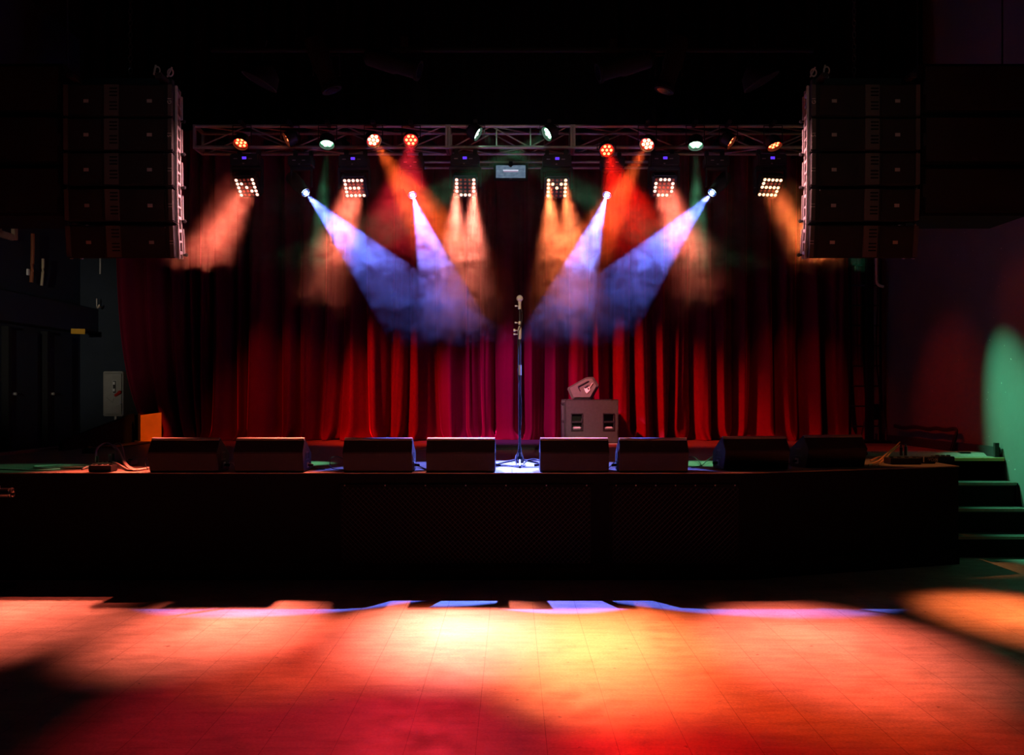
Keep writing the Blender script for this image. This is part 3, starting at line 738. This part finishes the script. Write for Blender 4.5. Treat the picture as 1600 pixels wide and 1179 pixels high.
# ------------------------------------------------------------------ clutter at the left stage corner
def stagebox(px0, px1, y0, y1, depth, label, m='black_metal', name='power_box', sockets=3, d=None):
    d = d or (EYE-STAGE)*F/(y1-CY); x0, x1 = (px0-CX)*d/F, (px1-CX)*d/F; h = (y1-y0)*d/F
    t = thing(name, ((x0+x1)/2, d, STAGE), label, 'box')
    MB().box((0, depth/2, h/2), (x1-x0, depth, h)).build('housing', M[m], t, bevel=.006)
    n = sockets
    for i in range(n):
        MB().cyl((0, 0, 0), (0, 0, .012), min(.022, (x1-x0)/n*.35), seg=12).build('socket', M['socket'], t, (-(x1-x0)/2+(i+.5)*(x1-x0)/n, depth*.45, h))
    return t
stagebox(138, 173, 727, 737.5, .16, 'low black power box at the left stage edge', sockets=4)
stagebox(150, 172, 722.5, 727, .12, 'pale metal stage box behind the black power box', 'alu', 'stage_box', 3)
stagebox(172, 187, 721, 728, .10, 'small tan metal box right of the black power box', 'nosing', 'stage_box', 2)
stagebox(181, 204, 719.5, 727, .2, 'flat tan box nearest the leftmost floor monitor', 'nosing', 'stage_box', 2)
stagebox(128, 146, 701, 708.5, .15, 'black power outlet box by the stage left edge', 'wedge_paint', 'outlet_box', 2)
cable([sp(150, 726, .03), sp(150, 719, .12), sp(158, 712, .13), sp(170, 711, .15), sp(181, 716, .10), sp(190, 724, .06), sp(204, 735.5), sp(225, 734)], .012, 'cable_pale', 'pale cable looping up out of the power box, highest of the left cluster')
cable([sp(178, 712, .12), sp(186, 720, .10), sp(193, 728, .03), sp(203, 736), sp(216, 735)], .015, 'cable_pale', 'thick pale cable dropping from the tan boxes to the stage edge')
cable([sp(180, 710, .12), sp(189, 710, .14), sp(193, 718, .08), sp(195, 728, .02), sp(210, 735)], .011, 'cable_pale', 'pale cable arching nearest to the leftmost floor monitor')
cable([sp(177, 728, .03), sp(188, 731, .02), sp(200, 736), sp(213, 736.5), sp(232, 732)], .013, 'cable_pale', 'pale cable lying along the stage edge beside the leftmost monitor')
cable([sp(232, 722, .05), sp(227, 724, .05), sp(227, 731, .02), sp(231, 734)], .005, 'cable_black', 'thin black cable at the left side of the leftmost monitor')
for k, (x, y, c) in enumerate(((152, 716, 'dark plug with pale collar standing in the pale stage box'), (171, 713, 'pale green plug standing in the tan box'), (177, 712, 'dark plug standing in the flat tan box'))):
    q = sp(x, 726, .02)
    tag(MB().cyl(q, (q[0], q[1], q[2]+(726-y)*.0066), .013, seg=10).build('cable_plug', M['badge' if k == 1 else 'socket']), c, 'plug')
pts = []
for k in range(60):
    a = 2*PI*k/20; r = .26+.02*math.sin(k*.9); q = sp(98, 731.5); pts.append((q[0]+r*math.cos(a), q[1]+.16*math.sin(a)*(1+.1*math.sin(k)), q[2]+.006*(k//20)))
pts += [sp(128, 734), sp(140, 731, .01)]
cable(pts, .0085, 'cable_pale', 'flat coil of pale cable on the boards at the far left edge', 0, 'cable_coil')
cable([sp(-60, 731), sp(20, 734.5), sp(60, 736), sp(100, 733)], .008, 'cable_pale', 'pale cable running out of the left picture edge')
cable([sp(138, 702.5, .03), sp(145, 702, .02), sp(150, 704), sp(156, 700, .03), sp(160, 699, .02)], .012, 'cable_orange', 'orange lead at the outlet box by the stage left edge')

# orange panel, ramp side and board at the curtain's left end
p0 = at(240, 690, 15.0)
t = thing('plywood_panel', (p0.x, 14.9, STAGE), 'upright orange painted board at the left end of the red curtain', 'panel', None, (0, 0, .35))
MB().prism([(-.155, 0), (.15, .02), (.15, .46), (-.155, .42)], 0, .02, 'Y').build('sheet', M['ply'], t)
MB().box((-.175, .01, .22), (.03, .06, .45)).build('edge_post', M['black_metal'], t)
rp = MB().prism([(12.6, STAGE+.13), (15.0, STAGE+.44), (15.0, STAGE), (12.6, STAGE)], -5.95, -5.90).build('ramp_side', M['matte_black'])
tag(rp, 'long black sloping ramp side left of the upright orange board', 'ramp')
a = [at(160, 699.5, 13.35), at(232, 690.5, 14.9), at(247, 691, 14.9), at(178, 701, 13.2)]
bd = MB().prism([(v.x, v.y) for v in a], STAGE+.012, STAGE+.03, 'Z').build('plywood_board', M['ply'])
tag(bd, 'low flat orange board lying on the stage before the upright orange one', 'board')

# electrical disconnect on the back wall left of the curtain
def elec():
    p = at(176.5, 615, 15.4); p.z = at(0, 650, 15.4).z
    t = thing('electrical_box', p, 'grey electrical box with red switch on the wall left of the curtain', 'electrical box')
    MB().box((0, .35, .36), (.32, .7, .72)).build('enclosure', M['grey_box'], t, bevel=.012)
    MB().box((0, -.006, .36), (.29, .012, .66)).build('door', M['grey_box'], t, bevel=.006)
    s = MB().box((.03, -.016, .47), (.075, .012, .22)).build('switch_plate', M['badge'], t, bevel=.003)
    MB().box((.035, -.026, .47), (.042, .014, .19)).build('switch_slot', M['socket'], s)
    for z in (.53, .42): MB().box((.03, -.034, z), (.03, .01, .045)).build('switch_lever', M['white_print'], s)
    MB().bar((.05, -.03, .33), (.145, -.07, .385), .035).ball((.13, -.06, .385), .028).build('red_handle', M['red_plastic'], t)
    MB().bar((.055, -.02, .16), (.14, -.02, .2), .03, .01).build('label_plate', M['badge'], t)
    MB().bar((-.1, -.013, .3), (.0, -.013, .22), .006, .002).bar((0, -.013, .22), (.02, -.013, .29), .006, .002).build('pen_mark', M['socket'], t)
    pipe = MB().tube([(p.x-.17, p.y+.3, p.z+.72), (p.x-.17, p.y+.25, p.z+1.1), (p.x-.2, p.y+.25, p.z+1.18), (p.x-.3, p.y+.25, p.z+1.25)], .014, 8, 2).build('conduit', M['steel'], smooth=True)
    tag(pipe, 'thin steel conduit rising from the electrical box', 'pipe')
    tag(MB().cyl((p.x+.0, p.y+.1, p.z-.12), (p.x+.0, p.y+.1, p.z), .018, seg=10).build('conduit', M['white_print'], smooth=True), 'short pale pipe under the electrical box', 'pipe')
elec()

# left side wall: fascia beam, doors, window frame, straps
structure(MB().box((-6.85, 8.5, 2.94), (.3, 15.2, .4)).build('trim_4', M['wall_navy'], bevel=.01))
structure(MB().box((-6.62, 15.85, 3.2), (.75, .6, 4.4)).build('wall_left_column', M['wall_navy']))
for i, (y0, y1) in enumerate(((13.25, 14.05), (14.35, 15.15))):
    dr = MB().box((XL+.03, (y0+y1)/2, STAGE+.82), (.06, y1-y0, 1.64)).build('door_%d' % (i+1), M['wall_navy'], bevel=.006); structure(dr)
    structure(MB().box((XL+.05, y0-.05, STAGE+.83), (.1, .08, 1.7)).build('trim_%d' % (5+i*2), M['black_paint']))
    hn = MB().cyl((XL+.06, y0+.08, STAGE+.75), (XL+.12, y0+.08, STAGE+.75), .02, seg=10).build('door_handle', M['badge'], dr); structure(hn)
tag(MB().box((-6.60, 14.6, 2.72), (.012, .20, .08), Matrix.Rotation(-.95, 3, 'Z')).box((-6.67, 14.63, 2.72), (.10, .02, .02)).build('placard', M['yellow'], bevel=.003), 'small yellow placard on the beam over the left side doors', 'sign')
wf = MB().box((-6.97, 12.85, 3.95), (.05, 1.1, .09)).box((-6.97, 13.45, 4.2), (.05, .10, .55)).box((-6.97, 13.02, 4.2), (.05, .12, .5)).build('window_1', M['cream'], bevel=.006); structure(wf)
def on_left(px): return XL*F/(px-CX)                   # depth of the left wall at this column
for px, y0, y1, r, m, lab in ((51, 365, 441, .028, 'rust', 'rust brown strap hanging on the left upper wall'), (67, 404, 446, .02, 'cream', 'thin tan strap hanging on the left upper wall')):
    d = on_left(px)*.985; a, c = at(px, y0, d), at(px-2, y1, d)
    tag(MB().tube([a, (a*.6+c*.4)+Vector((.01, 0, 0)), c], r, 8, 2).build('wall_strap', M[m], smooth=True), lab, 'strap', 'straps on the left upper wall')
d = on_left(44)*.99; a = at(44, 425, d)
tag(MB().box(a, (.03, .05, .09)).build('switch_plate', M['white_print'], bevel=.004), 'tiny white switch plate beside the rust brown strap', 'switch')
a, c = at(156.5, 403, 15.53), at(156.5, 428, 15.53)
tag(MB().cyl(a, c, .014, seg=8).build('conduit', M['steel']), 'short bare conduit on the dark wall high left of the curtain', 'pipe')
a = at(151, 478, 15.3); tag(MB().tube([a+Vector((0, .2, 0)), a+Vector((0, 0, .0)), a+Vector((.03, -.02, -.04)), a+Vector((.05, -.02, .02))], .012, 8, 1).cyl(a+Vector((0, 0, 0)), a+Vector((0, 0, .12)), .008).build('wall_hook', M['gold'], smooth=True), 'small brass wall hook above the electrical box', 'hook')

# tube end at the left picture edge before the stage
p = at(0, 770, 8.6)
t = thing('barrier_rail', (p.x-.35, 8.6, 0), 'chrome rail end of a barrier at the left picture edge before the stage', 'barrier')
MB().cyl((-.6, 0, p.z), (.44, 0, p.z), .045, seg=20).build('tube', M['chrome'], t, smooth=True)
MB().ring((.455, 0, p.z), .038, .012, 'X').cyl((.43, 0, p.z), (.452, 0, p.z), .036).build('end_cap', M['chrome'], t, smooth=True)
MB().box((.28, 0, p.z+.055), (.12, .06, .03)).build('clamp', M['steel'], t, bevel=.006)
MB().cyl((.22, 0, 0), (.22, 0, p.z), .03, seg=14).build('post', M['black_metal'], t, smooth=True)
MB().box((.22, 0, .015), (.3, .5, .03)).build('foot_plate', M['black_metal'], t, bevel=.005)
for z in (.7, .33): MB().ball((.26, -.03, z), .022, u=10, v=6).cyl((.24, -.03, z+.03), (.285, -.03, z-.03), .008).build('bolt', M['chrome'], t)

# ------------------------------------------------------------------ clutter at the right stage corner
cr = thing('cable_ramp', (4.95, 11.8, STAGE), 'long low grey textured ramp lying on the stage above the stairs', 'cable ramp')
MB().prism([(-.22, 0), (-.14, .035), (.14, .035), (.22, 0)], -.78, .78).build('body', M['grip'], cr)
for i in range(6): MB().box((-.65+i*.26, 0, .037), (.2, .22, .006)).build('lid_plate', M['grip'], cr)
MB().box((-.72, -.16, .03), (.14, .1, .05)).build('end_block', M['rubber'], cr, bevel=.01)
MB().box((.55, -.13, .03), (.14, .06, .03)).build('hinge_block', M['rubber'], cr, bevel=.008)
b1 = stagebox(1392, 1440, 715.5, 725.5, .2, 'low black stage box left of the white lettered one', sockets=4)
b2 = stagebox(1440, 1462, 714, 724, .15, 'black stage box with white lettering at the right stage edge', sockets=0, name='stage_box')
link('lettering', text_mesh('·VOSS', .045, M['white_print']), b2, (.04, -.004, .04), (PI/2, .12, 0))
MB().box((-.055, -.004, .045), (.012, .006, .06)).build('label_strip', M['white_print'], b2)
stagebox(1466, 1492, 713, 722, .2, 'low black box at the corner above the stairs', sockets=3, name='outlet_box')
for x, h, lab in ((1408, .09, 'left of two black plugs standing upright in the right stage box'), (1415, .10, 'right of two black plugs standing upright in the right stage box')):
    q = sp(x, 721, .06); tag(MB().cyl(q, (q[0], q[1], q[2]+h), .017, seg=12).cyl((q[0], q[1], q[2]+h), (q[0], q[1]+.01, q[2]+h+.03), .010, seg=10).build('cable_plug', M['socket']), lab, 'plug', 'upright plugs')
cable([sp(1357, 728), sp(1372, 724, .01), sp(1386, 717, .06), sp(1398, 712, .10), sp(1406, 706, .12)], .009, 'cable_orange', 'orange cable slanting up beside the rightmost floor monitor')
cable([sp(1372, 727.5), sp(1386, 720, .04), sp(1396, 714, .08), sp(1407, 708, .10)], .007, 'cable_orange', 'thinner orange cable just below the slanting one on the right')
cable([sp(1360, 722, .01), sp(1375, 716, .02), sp(1385, 717, .01), sp(1370, 722), sp(1358, 727)], .008, 'cable_orange', 'orange cable loop on the boards behind the rightmost floor monitor')
def on_right(px, py, off=.08): d = (XR-off)*F/(px-CX); return at(px, py, d)
for k, lab in enumerate(('upper black cable of the bundle drooping along the right wall', 'lower black cable of the bundle drooping along the right wall')):
    o = k*2.2
    pts = [on_right(1398, 664+o), on_right(1412, 668+o), on_right(1425, 665+o), on_right(1440, 667+o), on_right(1452, 670+o), on_right(1462, 667+o), on_right(1476, 671+o), on_right(1490, 668+o), on_right(1496, 671, .07), on_right(1493-k*2, 685, .09), on_right(1488-k*3, 703, .1)]
    cable(pts, .018, 'cable_black', lab)
# ladder tower and cables at the back right corner
def tower():
    t = thing('ladder_tower', (5.34, 14.75, STAGE), 'tall black ladder tower at the back right corner of the stage', 'tower')
    MB().box((.15, 0, 2.1), (.10, .10, 4.2)).build('post', M['matte_black'], t)
    for x in (-.13, .34): MB().cyl((x, .05, 0), (x, .05, 4.1), .02, seg=10).build('rail', M['matte_black'], t)
    for k in range(12): MB().cyl((-.13, .05, .25+k*.31), (.34, .05, .25+k*.31), .012, seg=8).build('rung', M['black_metal'], t)
    MB().box((.1, .02, .02), (.7, .5, .04)).build('foot_plate', M['matte_black'], t)
    bx_ = thing('junction_box', (5.62, 14.9, STAGE+.35), 'small dark junction box tangled in cables at the back right corner', 'box')
    MB().box((0, 0, .12), (.2, .12, .24)).build('housing', M['black_metal'], bx_, bevel=.01)
    MB().box((.09, -.065, .1), (.025, .02, .09)).build('latch', M['gold'], bx_, bevel=.004)
    MB().bar((-.06, -.07, .1), (-.03, -.07, .17), .02, .006).build('label_plate', M['badge'], bx_)
    for k, (x, dx) in enumerate(((5.50, .04), (5.58, -.05), (5.65, .03), (5.71, .0))):
        pts = [(x, 14.9, 4.6), (x+dx, 14.88, 3.4), (x-dx, 14.86, 2.4), (x+dx*1.5, 14.84, 1.7), (x-.1+.05*k, 14.8, STAGE+.2), (x-.16+.06*k, 14.7, STAGE+.02)]
        cable(pts, .011, 'cable_black', ['leftmost', 'second', 'third', 'rightmost'][k]+' black cable hanging at the back right corner')
tower()
a = at(1369.5, 398, 13.6)
tag(MB().tube([a+Vector((0, 0, .5)), a, a+Vector((0, 0, -.36)), a+Vector((.02, 0, -.43)), a+Vector((.1, 0, -.45))], .02, 10, 2).build('conduit', M['gold'], smooth=True), 'pale bent pipe hanging under the right loudspeaker array', 'pipe')

# ------------------------------------------------------------------ flown loudspeakers
AD = 8.8
def array_box_meshes():
    W, H, D = 1.0, .304, .36
    body = MB().prism([(-W/2, 0), (W/2, 0), (W/2-.06, D), (-W/2+.06, D)], -H, -.006, 'Z').mesh('cabinet', M['array_paint'], bevel=.008)
    strip = MB().box((0, -.008, -H/2), (.04, .02, H-.02)).mesh('edge_strip', M['array_trim'], bevel=.003)
    gr = MB().box((0, -.006, -H/2), (.30, .012, H-.03)).mesh('grille', M['array_paint'], bevel=.003)
    b = MB(); b.box((0, -.006, -H/2), (.13, .014, H-.02)); nf = len(b.bm.faces)
    for k in range(6): b.box((.02, -.014, -.045-k*.032-(.03 if k > 2 else 0)), (.07, .006, .012))
    horn = b.mesh('horn', M['array_trim']); horn.materials.append(M['matte_black'])
    for p_ in horn.polygons[nf:]: p_.material_index = 1
    slot = None
    b = MB()
    for y in (.06, .22):
        b.box((0, y, -H/2), (.02, .035, H+.02))
    for z in (-.05, -H+.05): b.box((0, .14, z), (.02, .18, .03))
    b.box((.012, .26, -H/2), (.018, .03, H*.8)).box((.0, .14, -H/2), (.016, .16, .02))
    rig = b.mesh('rigging_frame', M['steel'], bevel=.004)
    pin = MB().cyl((-.03, .22, -H+.03), (.05, .22, -H+.03), .011, seg=8).ball((.05, .22, -H+.03), .018, u=8, v=6).mesh('pin', M['black_metal'])
    bd = MB().box((0, -.014, 0), (.045, .004, .03)).mesh('badge', M['badge'])
    return body, strip, gr, horn, slot, rig, pin, bd
AB = array_box_meshes()
TXT = {k: text_mesh(k, .05, M['white_print']) for k in ('G1', 'S1', '11')}
def array(side):                                       # side -1 left, +1 right
    body, strip, gr, horn, slot, rig, pin, bd = AB
    word = 'left' if side < 0 else 'right'
    inner = (270 if side < 0 else 1267); ztop = at(0, 131, AD).z
    cx = (inner-CX)*AD/F+side*.5
    fb = thing('fly_bar', (cx, AD+.15, ztop+.02), f'black fly bar on top of the {word} loudspeaker array', 'rigging', 'fly bars')
    MB().box((0, 0, .04), (.9, .08, .06)).box((-.4, 0, .03), (.06, .5, .05)).box((.4, 0, .03), (.06, .5, .05)).build('beam', M['black_metal'], fb, bevel=.006)
    for x, y, a in ((-side*.46, -.1, .5), (-side*.36, -.16, -.4), (-side*.30, .05, .7)):
        MB().ring((x, y, .10), .026, .006, 'Y', 16, 6, 1.3).bar((x-.03, y, .06), (x+.03*a, y, .15), .012).build('shackle', M['badge'], fb, smooth=True)
    b = MB()
    for k in range(26): b.ring((-side*.05, 0, .1+k*.055), .017, .005, 'Y' if k % 2 else 'X', 10, 5, 1.7)
    b.build('chain', M['black_metal'], fb, smooth=True)
    pos = Vector((cx, AD, ztop)); tilt = 0
    heads = ['top', 'second', 'middle', 'fourth', 'bottom']
    for k, tl in enumerate((0, 0, -1.5, -4, -8)):
        tilt = math.radians(tl)
        o = thing('line_array_speaker', pos, f'{heads[k]} black speaker box of the {word} hanging loudspeaker array', 'speaker', f'{word} hanging array boxes', (-tilt, 0, 0))
        link('cabinet', body, o); link('edge_strip', strip, o, (-side*.478, 0, 0)); link('edge_strip', strip, o, (side*.478, 0, 0))
        hx = -side*(.46-.62)
        link('grille', gr, o, (-side*.27, 0, 0)); link('grille', gr, o, (side*.30, 0, 0)); link('horn', horn, o, (side*.06, 0, 0))
        link('badge', bd, o, (-side*.29, 0, -.16)); link('badge', bd, o, (side*.29, 0, -.16))
        for s in (-1, 1):
            r = link('rigging_frame', rig, o, (s*.512, .03, 0), (0, 0, s*.16)); r.scale.x = s
            q = link('pin', pin, o, (s*.50, .03, 0), (0, 0, s*.16)); q.scale.x = s
        link('lettering', TXT['G1' if k == 0 else 'S1' if k == 1 else '11'], o, (-side*.478, -.021, -.16), (PI/2, -PI/2, 0))
        nx = math.radians((0, -1.5, -4, -8, -8)[k])
        st_ = .309+.36*math.sin(tilt-nx); pos = pos+Vector((0, math.sin(-tilt)*st_, -math.cos(tilt)*st_))
    # wider dark cabinets outside the array
    x0 = cx+side*(.5+.012+.495); zb = at(0, 357.5, AD+.72).z
    for k in range(3):
        c = thing('flown_cabinet', (x0, AD+.02, zb+k*.47), f'{["lowest", "middle", "topmost"][k]} large black cabinet hanging outside the {word} array', 'speaker', f'cabinets outside the {word} array')
        MB().box((0, .35, .23), (.985, .7, .458)).build('cabinet', M['matte_black'], c, bevel=.01)
        MB().box((0, -.008, .23), (.9, .016, .40)).build('grille', M['grille'], c, bevel=.004)
        for s in (-1, 1): MB().box((s*.46, -.012, .23), (.03, .02, .12)).build('handle', M['black_metal'], c, bevel=.004)
        MB().box((0, -.018, .06), (.05, .006, .03)).build('badge', M['socket'], c)
    ch = MB()
    for s in (-.4, .4): ch.cyl((x0+s, AD+.3, zb+3*.47), (x0+s, AD+.3, 7.5), .008, seg=6)
    tag(ch.build('chain', M['black_metal']), f'pair of chains holding the large {word} hanging cabinets', 'chain')
array(-1); array(1)

# dim fixtures high above the truss
def profile(px, py, d, target, label, col=None, watts=0):
    p = at(px, py, d)
    t = thing('profile_light', p, label, 'stage light', 'dim fixtures above the truss')
    h = MB().lathe([(.05, .42), (.09, .38), (.10, .1), (.085, .06), (.085, -.12), (.1, -.13), (.1, -.16), (.0, -.15)][::-1], 20, Matrix.Rotation(-PI/2, 4, 'X')).build('barrel', M['matte_black'], t, (0, 0, 0), aim_rot(Vector(target)-p), smooth=True)
    MB().cyl((0, -.152, 0), (0, -.162, 0), .07, seg=20).build('lens', M['dark_lens'], h)
    if col: spot(h, col, watts, 19, 1, .03, (0, -.2, 0))
    MB().tube([(-.13, 0, 0), (-.13, 0, .2), (.13, 0, .2), (.13, 0, 0)], .01).box((0, 0, .24), (.06, .06, .1)).build('yoke', M['matte_black'], t)
for px, py, lab in ((510, 118, 'dim fixture hanging high above the truss, far left of centre'), (632, 104, 'dim fixture hanging high above the truss, left of centre'), (958, 108, 'dim fixture hanging high above the truss, right of centre'), (1045, 118, 'dim fixture hanging high above the truss, far right of centre')):
    if 600 < px < 1000: profile(px, py, 9.5, ((2.75 if px < 800 else -2.75), 9.05, 3.75), lab, (1, .38, .40), 3600)
    else: profile(px, py, 9.5, (px/800-1, 9.5, STAGE), lab)
a, c = at(330, 78, 9.5), at(1270, 78, 9.5)
tag(MB().cyl(a, c, .025, seg=12).build('lighting_bar', M['matte_black'], smooth=True), 'black lighting bar spanning the dark above the truss', 'pipe')
for px, s, lab in ((405, 1, 'dark round scoop lamp high on the left'), (1190, -1, 'dark round scoop lamp high on the right')):
    p = at(px, 128, 10.4)
    t = thing('scoop_lamp', p, lab, 'stage light', 'scoop lamps')
    MB().lathe([(.20, 0), (.205, .01), (.17, .13), (.09, .2), (.05, .22)], 28).build('reflector', M['matte_black'], t, (0, 0, 0), (0, s*.5, 0), smooth=True)
    MB().ring((0, 0, 0), .202, .006, 'Z', 32).build('rim', M['wedge_paint'], t, (0, 0, 0), (0, s*.5, 0))
    MB().cyl((0, 0, .2), (s*.08, 0, .45), .012).build('hanger', M['matte_black'], t)

# ------------------------------------------------------------------ unseen front lamps over the hall, some added to brighten dark parts
def house(px_target, loc, col, watts, ang, label, blend=.8, name='unseen_front_light'):
    t = thing(name, loc, label, 'stage light', 'front lights over the hall')
    d = Vector(px_target)-Vector(loc)
    h = MB().lathe([(.05, .3), (.1, .26), (.1, -.1), (.09, -.1), (.0, -.02)][::-1], 20, Matrix.Rotation(-PI/2, 4, 'X')).build('barrel', M['black_metal'], t, (0, 0, 0), aim_rot(d), smooth=True)
    MB().tube([(-.13, 0, 0), (-.13, 0, .25), (.13, 0, .25), (.13, 0, 0)], .01).build('yoke', M['black_metal'], t)
    spot(h, col, watts, ang, blend, .05, (0, -.12, 0)); return t
house((MX, 10.0, 2.5), (-.7, 1.2, 5.6), (1, .78, .55), 1500, 9, 'front light over the hall aimed at the microphone', 1)
house((.0, 9.3, 1.3), (0, -1.0, 4.2), (1, .85, .6), 22, 16, 'front light over the hall aimed at the floor monitors', 1)
house((-2.9, 8.8, 4.2), (-1.5, -2, 4.8), (.75, .9, 1), 80, 15, 'unseen front light over the hall aimed at the left array', 1)
house((2.9, 8.8, 4.2), (1.5, -2, 4.8), (.85, .95, .8), 80, 15, 'unseen front light over the hall aimed at the right array', 1)

house((0, 12.2, 5.1), (.6, -2.2, 4.4), (1, .82, .62), 190, 15, 'unseen front light over the hall aimed at the truss', 1)
house((-6.9, 14.2, 2.75), (-4.4, .5, 2.6), (1, .9, .72), 900, 15, 'added unseen lamp in the hall brightening the left side wall', 1)  # lamp added low in the hall to brighten the left wall
# ------------------------------------------------------------------ render look
w = bpy.data.worlds.new('world'); scene.world = w; w.use_nodes = True
w.node_tree.nodes['Background'].inputs[0].default_value = (0, 0, 0, 1); w.node_tree.nodes['Background'].inputs[1].default_value = 0
vs = scene.view_settings; scene.display_settings.display_device = 'sRGB'
vs.view_transform = 'Standard'; vs.look = 'None'; vs.exposure = 0; vs.gamma = 1; vs.use_curve_mapping = False
cy = scene.cycles
cy.use_denoising = True; cy.max_bounces = 5; cy.diffuse_bounces = 2; cy.glossy_bounces = 3; cy.volume_bounces = 0
cy.sample_clamp_indirect = 2.0; cy.caustics_reflective = False; cy.caustics_refractive = False
cy.volume_max_steps = 256
